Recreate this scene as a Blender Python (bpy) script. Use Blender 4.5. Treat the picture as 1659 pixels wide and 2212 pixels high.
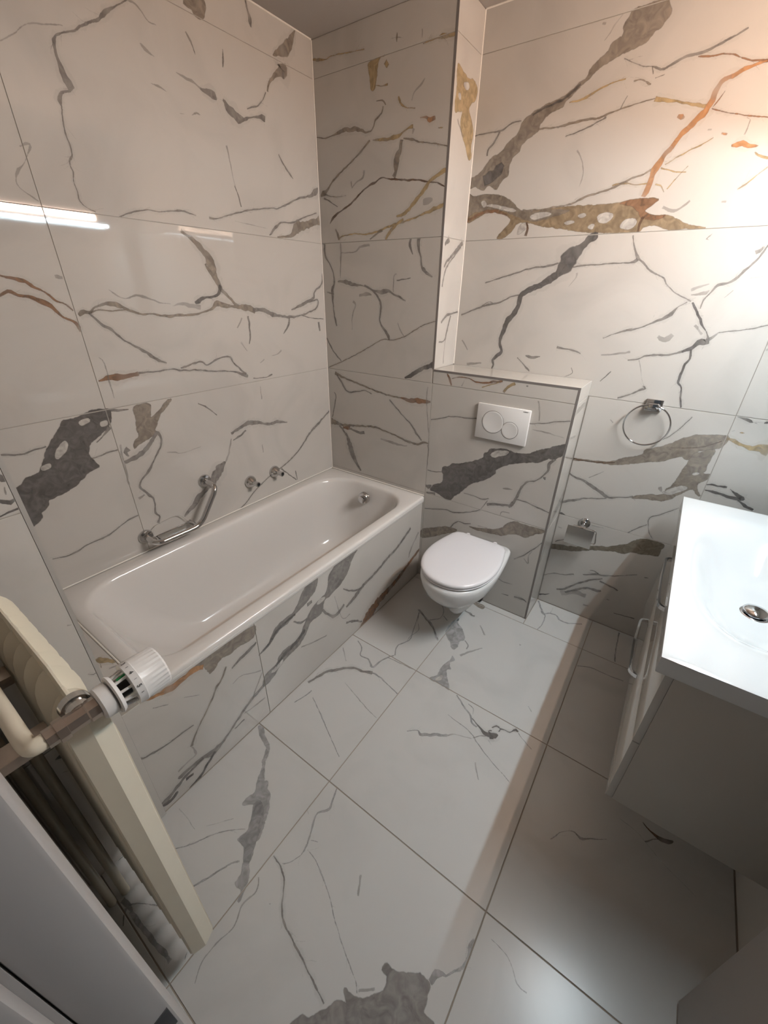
import bpy, bmesh, math, random
from mathutils import Vector, Matrix, noise
from mathutils.geometry import tessellate_polygon

S = bpy.context.scene
COL = S.collection
for o in list(bpy.data.objects):
    bpy.data.objects.remove(o)

# ------------------------------------------------------------------ camera
CAM = Vector((1.6807, -1.8119, 1.5555))
RIGHT = Vector((0.819502, 0.573062, 0.0))
yaw, pitch, roll = -0.6102, -0.4996, 0.0165
fwd = Vector((math.sin(yaw)*math.cos(pitch), math.cos(yaw)*math.cos(pitch), math.sin(pitch)))
rgt = Vector((math.cos(yaw), -math.sin(yaw), 0))
upv = rgt.cross(fwd)
r2 = rgt*math.cos(roll) + upv*math.sin(roll)
u2 = -rgt*math.sin(roll) + upv*math.cos(roll)
cd = bpy.data.cameras.new('camera')
cam = bpy.data.objects.new('camera', cd); COL.objects.link(cam)
cam.matrix_world = Matrix(((r2.x, u2.x, -fwd.x, CAM.x), (r2.y, u2.y, -fwd.y, CAM.y), (r2.z, u2.z, -fwd.z, CAM.z), (0, 0, 0, 1)))
cd.sensor_fit = 'HORIZONTAL'; cd.sensor_width = 36.0
cd.lens = 878.92*36.0/1659.0
cd.clip_start = 0.004
S.camera = cam

# ------------------------------------------------------------------ world, exposure
w = bpy.data.worlds.new('hall_daylight'); S.world = w; w.use_nodes = True
w.node_tree.nodes['Background'].inputs[0].default_value = (0.80, 0.90, 1.0, 1)
w.node_tree.nodes['Background'].inputs[1].default_value = 0.05
S.view_settings.view_transform = 'Standard'
S.view_settings.look = 'None'
S.view_settings.gamma = 1.0
S.view_settings.use_curve_mapping = False
S.view_settings.exposure = 0.84
WARM = 165.0      # strength of the warm lamp strip
COOL = 265.0      # strength of the cool lamp strip

# ------------------------------------------------------------------ room measures (metres)
XP1, XP2, D, ZS, ZT, ZC = 0.6944, 1.3646, 0.203, 1.2236, 0.5437, 2.4743
Z0, Z1, Z2, Z3 = 0.5625, 1.157, 1.755, 2.353
XR, YF = 2.25, -1.875           # right wall, front (door) wall
XA, XQ, YQ = 0.680, 0.690, -1.640

# ------------------------------------------------------------------ materials
def lin(c):
    return tuple(((x/255.0)/12.92 if x/255.0 <= 0.04045 else ((x/255.0+0.055)/1.055)**2.4) for x in c)

def newmat(name):
    m = bpy.data.materials.new(name); m.use_nodes = True
    nt = m.node_tree
    return m, nt, nt.nodes['Principled BSDF']

def N(nt, t, **kw):
    n = nt.nodes.new(t)
    for k, v in kw.items(): setattr(n, k, v)
    return n

def simple(name, rgb, rough=0.4, metal=0.0, var=0.04, scale=30.0, bump=0.0, spec=0.5, coat=0.0):
    m, nt, b = newmat(name)
    tc = N(nt, 'ShaderNodeTexCoord'); nz = N(nt, 'ShaderNodeTexNoise')
    nz.inputs['Scale'].default_value = scale; nz.inputs['Detail'].default_value = 3
    nt.links.new(tc.outputs['Object'], nz.inputs['Vector'])
    mx = N(nt, 'ShaderNodeMix', data_type='RGBA')
    c = lin(rgb)
    mx.inputs[6].default_value = tuple(max(0, x*(1-var)) for x in c)+(1,)
    mx.inputs[7].default_value = tuple(min(1, x*(1+var)) for x in c)+(1,)
    nt.links.new(nz.outputs['Fac'], mx.inputs[0])
    nt.links.new(mx.outputs[2], b.inputs['Base Color'])
    b.inputs['Roughness'].default_value = rough; b.inputs['Metallic'].default_value = metal
    b.inputs['Specular IOR Level'].default_value = spec
    b.inputs['Coat Weight'].default_value = coat; b.inputs['Coat Roughness'].default_value = 0.05
    if bump:
        bp_ = N(nt, 'ShaderNodeBump'); bp_.inputs['Strength'].default_value = bump; bp_.inputs['Distance'].default_value = 0.002
        nt.links.new(nz.outputs['Fac'], bp_.inputs['Height']); nt.links.new(bp_.outputs['Normal'], b.inputs['Normal'])
    return m

def tile_base(name, rough, rgb):
    """white marble-print porcelain: soft grey clouds on white"""
    m, nt, b = newmat(name)
    tc = N(nt, 'ShaderNodeTexCoord')
    n1 = N(nt, 'ShaderNodeTexNoise'); n1.inputs['Scale'].default_value = 2.6; n1.inputs['Detail'].default_value = 6; n1.inputs['Distortion'].default_value = 1.2
    nt.links.new(tc.outputs['Object'], n1.inputs['Vector'])
    cr = N(nt, 'ShaderNodeValToRGB'); cr.color_ramp.elements[0].position = 0.30; cr.color_ramp.elements[1].position = 0.52
    c = lin(rgb)
    cr.color_ramp.elements[0].color = tuple(x*0.91 for x in c)+(1,); cr.color_ramp.elements[1].color = c+(1,)
    nt.links.new(n1.outputs['Fac'], cr.inputs['Fac'])
    nt.links.new(cr.outputs['Color'], b.inputs['Base Color'])
    b.inputs['Roughness'].default_value = rough
    return m

def vein_mat(name, rough):
    """printed vein: feathered edge from the UV map, colour from the corner colours"""
    m, nt, b = newmat(name)
    L = nt.links.new
    tc = N(nt, 'ShaderNodeTexCoord'); uv = N(nt, 'ShaderNodeUVMap', uv_map='vein')
    at = N(nt, 'ShaderNodeAttribute', attribute_name='print')
    sep = N(nt, 'ShaderNodeSeparateXYZ'); L(uv.outputs['UV'], sep.inputs[0])
    n1 = N(nt, 'ShaderNodeTexNoise'); n1.inputs['Scale'].default_value = 170; n1.inputs['Detail'].default_value = 3
    n2 = N(nt, 'ShaderNodeTexNoise'); n2.inputs['Scale'].default_value = 28; n2.inputs['Detail'].default_value = 5; n2.inputs['Distortion'].default_value = 1.5
    L(tc.outputs['Object'], n1.inputs['Vector']); L(tc.outputs['Object'], n2.inputs['Vector'])
    def M(op, a, b_, clamp=False):
        q = N(nt, 'ShaderNodeMath', operation=op); q.use_clamp = clamp
        for i, x in enumerate((a, b_)):
            if x is None: continue
            if isinstance(x, (int, float)): q.inputs[i].default_value = x
            else: L(x, q.inputs[i])
        return q.outputs[0]
    # distance to the printed edge in millimetres, roughened by noise
    ab = M('ABSOLUTE', sep.outputs[0], None)
    dist = M('MULTIPLY', M('SUBTRACT', 1.0, ab), M('MULTIPLY', at.outputs['Alpha'], 20.0))
    jit = M('MULTIPLY', M('SUBTRACT', n1.outputs['Fac'], 0.5), 3.0)
    jit2 = M('MULTIPLY', M('SUBTRACT', n2.outputs['Fac'], 0.5), 2.2)
    e = M('ADD', M('ADD', dist, jit), jit2)
    mr = N(nt, 'ShaderNodeMapRange', interpolation_type='SMOOTHSTEP')
    mr.inputs['From Min'].default_value = 0.0; mr.inputs['From Max'].default_value = 2.1
    L(e, mr.inputs['Value'])
    fade = N(nt, 'ShaderNodeMapRange'); fade.inputs['From Min'].default_value = 1.0; fade.inputs['From Max'].default_value = 0.80
    L(ab, fade.inputs['Value'])
    mask = M('MULTIPLY', M('MULTIPLY', mr.outputs[0], sep.outputs[1]), fade.outputs[0], True)
    # streaks of lighter and darker stone inside the vein
    cr = N(nt, 'ShaderNodeMapRange'); cr.inputs['From Min'].default_value = 0.3; cr.inputs['From Max'].default_value = 0.7
    cr.inputs['To Min'].default_value = 0.70; cr.inputs['To Max'].default_value = 1.32
    L(n2.outputs['Fac'], cr.inputs['Value'])
    mul = N(nt, 'ShaderNodeVectorMath', operation='SCALE'); L(at.outputs['Color'], mul.inputs[0]); L(cr.outputs[0], mul.inputs['Scale'])
    L(mul.outputs[0], b.inputs['Base Color'])
    b.inputs['Roughness'].default_value = rough
    tr = N(nt, 'ShaderNodeBsdfTransparent'); mixs = N(nt, 'ShaderNodeMixShader')
    L(mask, mixs.inputs[0]); L(tr.outputs[0], mixs.inputs[1]); L(b.outputs[0], mixs.inputs[2])
    L(mixs.outputs[0], nt.nodes['Material Output'].inputs['Surface'])
    return m

WHITE = (184, 180, 174)
M_TILE = tile_base('polished_marble_tile', 0.03, WHITE)
M_VEIN = vein_mat('polished_marble_vein', 0.03)
M_FLOOR = tile_base('satin_marble_floor_tile', 0.27, (186, 185, 182))
M_FVEIN = vein_mat('satin_marble_floor_vein', 0.27)
M_GROUT = simple('grey_beige_grout', (150, 140, 128), 0.9, bump=0.2, scale=300)
M_WGROUT = simple('pale_wall_grout', (160, 155, 147), 0.9, bump=0.2, scale=300)
M_PLASTER = simple('white_plaster', (166, 160, 154), 0.85, bump=0.1, scale=160, var=0.02)
M_CERAMIC = simple('white_glazed_ceramic', (212, 213, 213), 0.09, var=0.01, scale=4)
M_ENAMEL = simple('white_bath_enamel', (208, 205, 201), 0.12, var=0.01, scale=4)
M_SEAT = simple('white_seat_plastic', (214, 213, 216), 0.22, var=0.01, scale=5)
M_PLASTIC = simple('white_plastic', (212, 211, 209), 0.32, var=0.015, scale=20)
M_CHROME = simple('polished_chrome', (205, 205, 206), 0.07, 1.0, var=0.02, scale=8)
M_STEEL = simple('brushed_steel', (196, 196, 194), 0.18, 1.0, var=0.05, scale=60)
M_NICKEL = simple('tarnished_nickel', (186, 174, 164), 0.36, 1.0, var=0.12, scale=70)
M_ALU = simple('grey_edge_profile', (124, 119, 116), 0.45, 0.3, var=0.04)
M_ALU2 = simple('pale_edge_profile', (176, 173, 168), 0.4, 0.3, var=0.04)
M_RAD = simple('cream_radiator_enamel', (212, 205, 187), 0.38, var=0.05, scale=14, bump=0.12)
M_GLOSSW = simple('white_high_gloss_lacquer', (192, 189, 183), 0.06, var=0.01, scale=5)
M_MATTW = simple('white_satin_board', (182, 177, 169), 0.42, var=0.015, scale=9)
M_DOOR = simple('white_door_paint', (156, 153, 151), 0.4, var=0.02, scale=7)
M_BLACK = simple('black_rubber', (24, 24, 25), 0.5, var=0.1)
M_GREEN = simple('green_plastic', (20, 120, 62), 0.4, var=0.05)
M_INK = simple('dark_grey_print', (58, 58, 60), 0.6, var=0.02)
M_CAULK = simple('white_silicone', (222, 218, 210), 0.5, var=0.02)
M_MIRROR = simple('mirror_glass', (235, 238, 238), 0.01, 1.0, var=0.005)

def glass_mat(name):
    m, nt, b = newmat(name)
    tc = N(nt, 'ShaderNodeTexCoord'); nz = N(nt, 'ShaderNodeTexNoise'); nz.inputs['Scale'].default_value = 12
    nt.links.new(tc.outputs['Object'], nz.inputs['Vector'])
    mr = N(nt, 'ShaderNodeMapRange'); mr.inputs['To Min'].default_value = 0.02; mr.inputs['To Max'].default_value = 0.08
    nt.links.new(nz.outputs['Fac'], mr.inputs['Value']); nt.links.new(mr.outputs[0], b.inputs['Roughness'])
    b.inputs['Transmission Weight'].default_value = 1.0; b.inputs['IOR'].default_value = 1.25
    b.inputs['Base Color'].default_value = (0.95, 0.96, 0.95, 1)
    return m
M_GLASS = glass_mat('clear_acrylic')

def emit(name, rgb, strength):
    m, nt, b = newmat(name)
    b.inputs['Base Color'].default_value = rgb+(1,)
    b.inputs['Emission Color'].default_value = rgb+(1,)
    b.inputs['Emission Strength'].default_value = strength
    return m
M_WARM = emit('warm_led_diffuser', (1.0, 0.72, 0.55), WARM)
M_COOL = emit('cool_led_diffuser', (0.70, 0.89, 1.0), COOL)

# ------------------------------------------------------------------ object helpers
BASE = {}
def base_of(p):
    return BASE.get(p.name, Vector((0, 0, 0))) if p else Vector((0, 0, 0))

def thing(name, label, cat, base, group=None):
    o = bpy.data.objects.new(name, None); COL.objects.link(o)
    o.location = base; o.empty_display_size = 0.05
    o['label'] = label; o['category'] = cat
    if group: o['group'] = group
    BASE[o.name] = Vector(base)
    return o

def tag(o, label, cat, group=None):
    o['label'] = label; o['category'] = cat
    if group: o['group'] = group
    return o

def struct(o):
    o['kind'] = 'structure'; return o

class MB:
    """collects shapes given in world metres; build() links them as one mesh"""
    def __init__(s): s.v = []; s.f = []
    def add(s, vs, fs):
        n = len(s.v); s.v += [tuple(x) for x in vs]; s.f += [tuple(i+n for i in f) for f in fs]; return s
    def box(s, x0, x1, y0, y1, z0, z1, b=0.0):
        x0, x1 = min(x0, x1), max(x0, x1); y0, y1 = min(y0, y1), max(y0, y1); z0, z1 = min(z0, z1), max(z0, z1)
        bm = bmesh.new(); bmesh.ops.create_cube(bm, size=1.0)
        for v in bm.verts:
            v.co = Vector((x0+(v.co.x+.5)*(x1-x0), y0+(v.co.y+.5)*(y1-y0), z0+(v.co.z+.5)*(z1-z0)))
        if b > 0:
            bmesh.ops.bevel(bm, geom=list(bm.edges), offset=b, segments=2, affect='EDGES', profile=0.5)
        return s.bm(bm)
    def bm(s, bm):
        bm.verts.index_update()
        s.add([v.co.copy() for v in bm.verts], [[v.index for v in f.verts] for f in bm.faces]); bm.free(); return s
    def loft(s, rings, cap0=False, cap1=False):
        n = len(rings[0]); vs = [p for r in rings for p in r]; fs = []
        for i in range(len(rings)-1):
            for j in range(n):
                k = (j+1) % n
                fs.append((i*n+j, i*n+k, (i+1)*n+k, (i+1)*n+j))
        if cap0: fs.append(tuple(range(n))[::-1])
        if cap1: fs.append(tuple((len(rings)-1)*n+j for j in range(n)))
        return s.add(vs, fs)
    def tube(s, pts, r, seg=14, caps=True):
        pts = [Vector(p) for p in pts]; rings = []
        rr = r if isinstance(r, (list, tuple)) else [r]*len(pts)
        t0 = (pts[1]-pts[0]).normalized()
        ref = Vector((0, 0, 1)) if abs(t0.z) < .9 else Vector((1, 0, 0))
        nrm = t0.cross(ref).normalized()
        for i, p in enumerate(pts):
            a = pts[max(i-1, 0)]; b = pts[min(i+1, len(pts)-1)]; t = (b-a).normalized()
            nrm = (nrm - t*nrm.dot(t)).normalized(); bi = t.cross(nrm)
            rings.append([p+nrm*math.cos(2*math.pi*k/seg)*rr[i]+bi*math.sin(2*math.pi*k/seg)*rr[i] for k in range(seg)])
        return s.loft(rings, caps, caps)
    def lathe(s, origin, axis, prof, seg=32):
        """prof: list of (distance along axis, radius)"""
        o = Vector(origin); a = Vector(axis).normalized()
        return s.tube_prof(o, a, prof, seg)
    def tube_prof(s, o, a, prof, seg):
        ref = Vector((0, 0, 1)) if abs(a.z) < .9 else Vector((1, 0, 0))
        n = a.cross(ref).normalized(); b = a.cross(n)
        rings = [[o+a*h+n*(r*math.cos(2*math.pi*k/seg))+b*(r*math.sin(2*math.pi*k/seg)) for k in range(seg)] for h, r in prof]
        return s.loft(rings, True, True)
    def torus(s, c, n, R, r, seg=48, ms=10, a0=0.0, a1=2*math.pi):
        c = Vector(c); n = Vector(n).normalized()
        ref = Vector((0, 0, 1)) if abs(n.z) < .9 else Vector((1, 0, 0))
        u = n.cross(ref).normalized(); v = n.cross(u); rings = []
        for i in range(seg):
            t = a0+(a1-a0)*i/seg; d = u*math.cos(t)+v*math.sin(t)
            rings.append([c+d*(R+r*math.cos(2*math.pi*k/ms))+n*(r*math.sin(2*math.pi*k/ms)) for k in range(ms)])
        nn = len(s.v); vs = [p for r_ in rings for p in r_]; fs = []
        for i in range(seg):
            i2 = (i+1) % seg
            for k in range(ms):
                k2 = (k+1) % ms
                fs.append((i*ms+k, i*ms+k2, i2*ms+k2, i2*ms+k))
        return s.add(vs, fs)
    def build(s, name, mat, parent=None, smooth=40):
        me = bpy.data.meshes.new(name); off = base_of(parent)
        me.from_pydata([tuple(Vector(v)-off) for v in s.v], [], s.f)
        bm = bmesh.new(); bm.from_mesh(me)
        bmesh.ops.recalc_face_normals(bm, faces=bm.faces)
        bm.to_mesh(me); bm.free()
        me.materials.append(mat)
        if smooth:
            me.polygons.foreach_set('use_smooth', [True]*len(me.polygons))
            me.set_sharp_from_angle(angle=math.radians(smooth))
        o = bpy.data.objects.new(name, me); COL.objects.link(o)
        if parent:
            o.parent = parent
            BASE[o.name] = off
        return o

def fillet(pts, r, n=6):
    """round the inner corners of a polyline"""
    P = [Vector(p) for p in pts]; out = [P[0]]
    for i in range(1, len(P)-1):
        a, b, c = P[i-1], P[i], P[i+1]
        d1 = min(r, (a-b).length*.48); d2 = min(r, (c-b).length*.48)
        p = b+(a-b).normalized()*d1; q = b+(c-b).normalized()*d2
        for k in range(n+1):
            t = k/n; out.append(p*(1-t)**2+b*2*t*(1-t)+q*t*t)
    out.append(P[-1]); return out

def rrect(x0, x1, y0, y1, r, z, k=12):
    """rounded rectangle loop; r may be a tuple of four corner radii (x1y1, x0y1, x0y0, x1y0)"""
    if not isinstance(r, tuple): r = (r,)*4
    cs = [(x1, y1, -1, -1, 0), (x0, y1, 1, -1, 90), (x0, y0, 1, 1, 180), (x1, y0, -1, 1, 270)]
    pts = []
    for (cx, cy, sx, sy, a0), rr in zip(cs, r):
        for i in range(k):
            a = math.radians(a0+90*i/(k-1))
            pts.append(Vector((cx+sx*rr+rr*math.cos(a), cy+sy*rr+rr*math.sin(a), z)))
    return pts

def text_mesh(name, body, size, origin, xdir, ydir, mat, parent, depth=0.0002):
    cu = bpy.data.curves.new(name, 'FONT'); cu.body = body; cu.size = size
    cu.align_x = 'CENTER'; cu.align_y = 'CENTER'; cu.extrude = depth
    tmp = bpy.data.objects.new(name, cu); COL.objects.link(tmp)
    dg = bpy.context.evaluated_depsgraph_get(); dg.update()
    me0 = tmp.evaluated_get(dg).to_mesh()
    xd = Vector(xdir).normalized(); yd = Vector(ydir).normalized(); zd = xd.cross(yd); o = Vector(origin)
    m = MB(); m.add([o+xd*v.co.x+yd*v.co.y+zd*v.co.z for v in me0.vertices], [tuple(p.vertices) for p in me0.polygons])
    tmp.evaluated_get(dg).to_mesh_clear(); bpy.data.objects.remove(tmp); bpy.data.curves.remove(cu)
    return m.build(name, mat, parent, 0)

# ------------------------------------------------------------------ veined tiles
# Traces of the marble veins and one floor streak, in the plane of each tiled face, tenths of a millimetre:
# ribbons are "u,v,half-width ..." and patches (P:) are outlines "u,v ...".
VEINS = {
 'L': [
  ('g', '-7944,23058,20 -8351,22798,24 -8688,22565,58 -8973,22313,37 -9341,22113,33 -9718,21856,28 -10112,21672,24 -10294,21539,35 -10374,21363,45 -10378,21133,42 -10342,20949,62 -10305,20762,107 -10240,20577,112 -10275,20466,35 -10503,20365,35 -10613,20173,65 -10603,20052,24 -10655,19810,23 -10685,19591,24 -10694,19373,21 -10659,19160,22 -10690,18931,25 -10791,18821,25'),
  ('g', '-10791,18821,24 -10809,18682,16 -10772,18551,21 -10831,18308,18 -10814,18074,22 -10807,17833,26 -10683,17702,16 -10429,17608,19'),
  ('f', '-11669,21032,15 -11355,21237,20 -11006,21527,15 -10752,21647,22 -10006,21856,18'),
  ('f', '-7944,23058,31 -7714,23059,35 -7562,22970,30 -7364,22810,22 -7116,22807,13'),
  ('P:tan', '-5962,23757 -5178,24034 -5280,23571 -5595,23533 -5748,23636 -5883,23655'),
  ('g', '-3364,24673,50 -3300,24407,41 -3234,24183,92 -3215,24040,30'),
  ('tan', '-914,24738,31 -1109,24457,81 -1301,24204,177 -1654,23902,157 -2091,23688,77 -2252,23612,15'),
  ('tan', '-1814,23494,229 -1789,23304,245 -2070,23140,118 -2356,22919,62 -2592,22686,48 -2680,22436,42'),
  ('g', '-1734,23320,91 -1771,23052,57'),
  ('f', '-6693,21862,15 -6352,21815,52 -5997,21765,39 -5785,21698,49'),
  ('g', '-5826,21687,29 -5557,21682,90 -5285,21650,126 -5180,21573,36'),
  ('g', '-4919,21639,36 -4842,21605,66 -4742,21469,123 -4543,21381,165 -4298,21273,151 -4018,21310,69 -3618,21460,29 -3216,21554,59 -3016,21572,120 -2984,21461,28'),
  ('g', '-3820,21639,21 -3566,21758,32 -3258,21890,25 -2975,22132,25 -2783,22409,24'),
  ('g', '-6068,23017,26 -5962,22869,43 -5820,22540,13'),
  ('g', '-4651,23040,18 -4698,22728,46 -4736,22542,18'),
  ('f', '-7799,22204,22 -7671,22115,59 -7381,22027,14'),
  ('f', '-7691,21330,10 -7432,21331,34 -7148,21265,11'),
  ('f', '-6805,20813,18 -6617,20843,9'),
  ('f', '-6352,20871,9 -6139,20972,43 -5987,20967,14'),
  ('f', '-5031,20321,48 -4975,20072,29 -4921,19428,25 -4851,19071,35'),
  ('g', '-4887,19128,25 -4755,18834,35 -4682,18459,31'),
  ('g', '-2388,20569,23 -2151,20288,35 -1897,20065,47 -1630,19871,18'),
  ('g', '-9728,17560,20 -9445,17672,20 -9089,17795,27 -8667,17874,21 -8177,17878,25 -7794,17952,30 -7366,18004,40 -7099,17977,29 -6831,17918,11'),
  ('g', '-6289,17918,41 -5940,17926,25 -5461,18075,25 -4762,18286,32 -4144,18427,26 -3057,18630,28 -2779,18629,27 -2234,18839,36 -1478,19154,36 -699,19371,52 -219,19587,118 -67,19795,50'),
  ('f', '-5112,17952,11 -4337,17900,16 -3395,17855,12'),
  ('tan', '-2875,17577,29 -2022,17726,79 -1608,18067,215 -1084,18196,154 -538,18369,141 -47,18499,182'),
  ('g', '-3323,17611,27 -2937,17936,61 -2561,18155,28 -1836,18232,36 -1313,18438,31 -227,18791,24'),
  ('f', '-11982,18894,21 -11727,18987,40 -11945,18608,10 -12228,18302,44 -12321,18158,20 -12305,17944,18 -11926,17684,24'),
  ('tan', '-7590,17387,64 -7346,17257,57 -7067,17063,111 -6791,16795,116 -6593,16511,185 -6486,16179,179 -6453,15905,123 -6312,15698,115 -6262,15486,86 -6020,15270,66 -5683,14970,57 -5407,14814,47'),
  ('tan', '-6799,16368,46 -6605,16038,64 -6376,15838,64'),
  ('f', '-12147,15775,50 -12067,15777,69 -11942,15754,42'),
  ('brn', '-13520,15776,40 -13288,15708,40 -13024,15637,65 -12776,15484,43 -12518,15324,31 -12366,15130,39 -12173,15043,26 -12041,14926,33 -11935,14807,21'),
  ('brn', '-13732,15232,33 -13460,15346,54 -13246,15269,47 -12925,15188,55 -12704,15077,82 -12528,14963,77 -12375,14761,45 -12254,14612,39 -12055,14515,40 -11947,14390,60 -11923,14176,26'),
  ('tan', '-11826,14686,54 -11621,14770,70 -11441,14765,39 -11242,14912,38 -10930,15010,60 -10675,14994,74 -10369,14896,64 -10130,14763,43 -9803,14656,35 -9360,14643,28 -8994,14563,50 -8593,14564,49 -8089,14569,43 -7559,14589,43 -7081,14687,43 -6776,14792,60 -6554,14939,110 -6270,14897,105 -5877,14852,57 -5470,14806,74 -5047,14758,131 -4623,14626,102'),
  ('g', '-4729,14670,75 -4155,14656,90 -3702,14475,105 -3090,14368,55 -2439,14302,64 -1885,14329,38 -1149,14493,41 -609,14669,46 -499,15045,38 -1101,14957,47'),
  ('tan', '-11450,14735,23 -11176,14819,25 -10738,14778,25 -10191,14796,27 -9871,14671,22'),
  ('g', '-2399,14616,29 -1832,14784,68 -1246,14959,82 -789,15139,64 -688,15415,46 -129,15788,49 -14,16245,53'),
  ('g', '-1739,14370,30 -1030,14205,30 -114,14123,25'),
  ('dk', '-7558,14988,48 -7364,15058,90 -7069,15164,49 -6690,15200,50 -6373,15347,65 -6279,15569,68 -6312,15642,39'),
  ('g', '-11510,14737,35 -11373,14580,35 -11186,14354,50 -10966,14215,51 -10766,13975,37 -10490,13721,34 -10182,13523,46 -9870,13282,63 -9544,13029,56 -9256,12885,24'),
  ('brn', '-11843,12572,27 -11494,12626,81 -11221,12622,139 -10939,12619,84 -10417,12657,71'),
  ('g', '-10417,12657,50 -10039,12644,29 -9646,12630,30 -9149,12644,31 -8742,12553,39 -8308,12498,32 -7857,12441,41 -7299,12328,34 -6803,12265,34 -6185,12159,36 -5666,11937,94 -5505,11870,48'),
  ('g', '-8724,12630,38 -8351,12703,38 -7783,12774,41 -7533,12607,33 -7107,12765,41 -6686,12845,33 -6328,12808,46 -6212,12581,41 -5940,12287,40 -5602,11974,52'),
  ('f', '-10682,15421,14 -10578,15331,29 -10231,15146,20 -9714,15252,48 -8960,15005,22 -8574,14966,15'),
  ('f', '-8511,14896,20 -8165,14960,50 -7670,14882,93 -7331,14803,80'),
  ('f', '-5391,14363,39 -5733,13971,29'),
  ('g', '-5050,14433,56 -5085,13598,45 -5201,13263,27'),
  ('f', '-5626,13382,42 -5366,12973,27'),
  ('g', '-2579,14261,52 -2693,13902,63 -3072,13556,24'),
  ('g', '-518,13991,78 -448,13542,63'),
  ('f', '-3305,12829,44 -3591,12668,31 -3985,12613,14'),
  ('f', '-4438,12521,31 -4707,12367,21'),
  ('g', '-4049,11766,40 -4509,11684,29 -5234,11739,23'),
  ('f', '-4882,11307,19 -4886,10672,38'),
  ('f', '-11611,13353,14 -11488,13106,27 -11500,12131,28 -11494,11912,21'),
  ('P:dk', '-13178,11500 -12743,11510 -12385,11635 -11893,11607 -11760,11522 -11835,11164 -11976,10969 -12232,10803 -12733,10478 -12871,10133 -12772,9789 -12721,9613 -13097,9497 -13313,9331 -13586,9190 -13951,9047 -14349,8965 -14542,8925 -14637,8727 -14861,8585 -14893,8398 -15115,8259 -15493,8158 -15641,8698 -15465,9521 -15141,9689 -14859,9878 -14492,9970 -14255,10258 -14047,10627 -13734,10967 -13514,11193 -13310,11460'),
  ('P:w', '-13606,10718 -13407,10773 -13453,10529 -13810,10266 -13849,10425'),
  ('P:w', '-14361,10110 -14107,10174 -14124,10032 -14341,9993'),
  ('P:w', '-12823,11350 -12523,11391 -12524,11282 -12806,11202'),
  ('P:w', '-12192,11169 -11983,11182 -11988,11047 -12201,11022'),
  ('P:tan', '-10901,11485 -10306,11479 -10407,11005 -10299,10982 -9923,11228 -9609,11476 -9416,11497 -9663,11258 -10066,10931 -10173,10708 -10379,10424 -10321,10326 -10692,10168 -11127,10035 -11314,9921 -11287,10161 -11043,10343 -11034,10665 -10968,11048'),
  ('g', '-11812,11532,73 -11547,11478,51 -11126,11430,30'),
  ('g', '-11943,10961,88 -12188,10716,34 -12526,10498,27'),
  ('g', '-12852,9972,30 -12539,9995,30 -12173,10046,31 -11890,10020,31'),
  ('g', '-11817,9487,56 -11492,9554,97 -11064,9680,97 -10657,9990,80 -10321,10326,65 -10225,10046,50 -10368,9652,42 -10670,9302,33 -11030,8885,50 -11344,8635,42 -11532,8388,47 -11413,8069,55 -11201,7752,57 -11152,7446,33 -11226,6990,49 -11113,6740,42 -11262,6506,65'),
  ('g', '-11528,9982,113 -11675,9860,73 -11613,9675,38'),
  ('g', '-15307,10859,32 -14747,10692,33 -14469,10714,33 -14005,10758,27'),
  ('g', '-8296,11121,26 -7911,10870,36 -7495,10422,24'),
  ('g', '-6934,9430,62 -6450,9559,73 -5952,9693,103 -5472,9633,120 -4991,9471,61 -4615,9352,84 -4140,9350,86 -3386,9178,22'),
  ('g', '-6071,9366,44 -6522,9175,54 -6890,9069,32'),
  ('f', '-6980,9194,34 -7219,8552,46 -7529,8132,57'),
  ('g', '-7519,8180,45 -7850,7924,223 -8330,7465,244 -8712,7186,110 -9184,6950,141 -9575,6584,108 -9916,6415,75 -10051,6263,32'),
  ('g', '96,9164,50 -553,8814,49 -1097,8512,80 -1804,8139,64 -2519,7541,47 -3198,7130,45 -4154,6765,35 -5050,6529,27 -6078,6073,34 -6812,5594,34 -7225,5413,33'),
  ('g', '-4162,6707,47 -3632,6159,36 -3141,5669,37'),
  ('g', '-3150,6248,38 -3063,5642,40'),
  ('g', '-11898,7189,27 -12317,7140,36 -12666,7019,26 -13097,6850,35 -13556,6800,35 -13913,6800,26 -14365,6674,42 -14698,6676,25 -15115,6776,16'),
  ('f', '-10127,9405,17 -9794,9308,35 -9454,9189,18 -8571,9236,14'),
  ('f', '-5228,8409,32 -5233,7969,26'),
  ('f', '-11715,7864,62 -11446,7943,36'),
  ('f', '-11763,10210,35 -11844,9662,44 -11856,9076,44 -11918,8575,37'),
 ],
 'F': [
  ('gold', '36,24122,33 356,24061,55 750,24006,24 1141,24033,20 1595,24005,22 1964,23960,22 2398,23926,13 2821,23892,26'),
  ('tan', '4374,24029,13 4379,23901,52 4384,23772,13'),
  ('f', '4092,23924,6 4380,23883,19 4695,23817,5'),
  ('f', '5475,23884,24 5479,23655,18'),
  ('gold', '5531,23502,14 5823,23513,31 6166,23519,38 6448,23505,73 6670,23493,62 6942,23486,58'),
  ('P:gold', '3026,23449 3371,23501 3807,23532 3574,23481 3475,23266 3443,23035 3375,22725 3306,22635 3129,22726 3095,23017 3026,23271'),
  ('gold', '3375,22766,16 3652,22697,25 3992,22678,44'),
  ('gold', '3844,23352,87 3980,23191,75'),
  ('tan', '3413,22286,22 3727,22256,29 3903,22104,28'),
  ('tan', '3765,22084,29 3698,21885,34 3381,21719,42 3309,21556,29 3164,21401,31 2868,21397,44 2644,21495,57 2418,21571,80 1878,21624,86 1400,21621,65 1070,21549,28 566,21522,29 16,21619,19'),
  ('gold', '4504,22251,32 4577,22078,50 4881,21868,21 5305,21781,20'),
  ('f', '5131,22029,27 5245,22246,32 5544,22427,42 5688,22554,24'),
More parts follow.
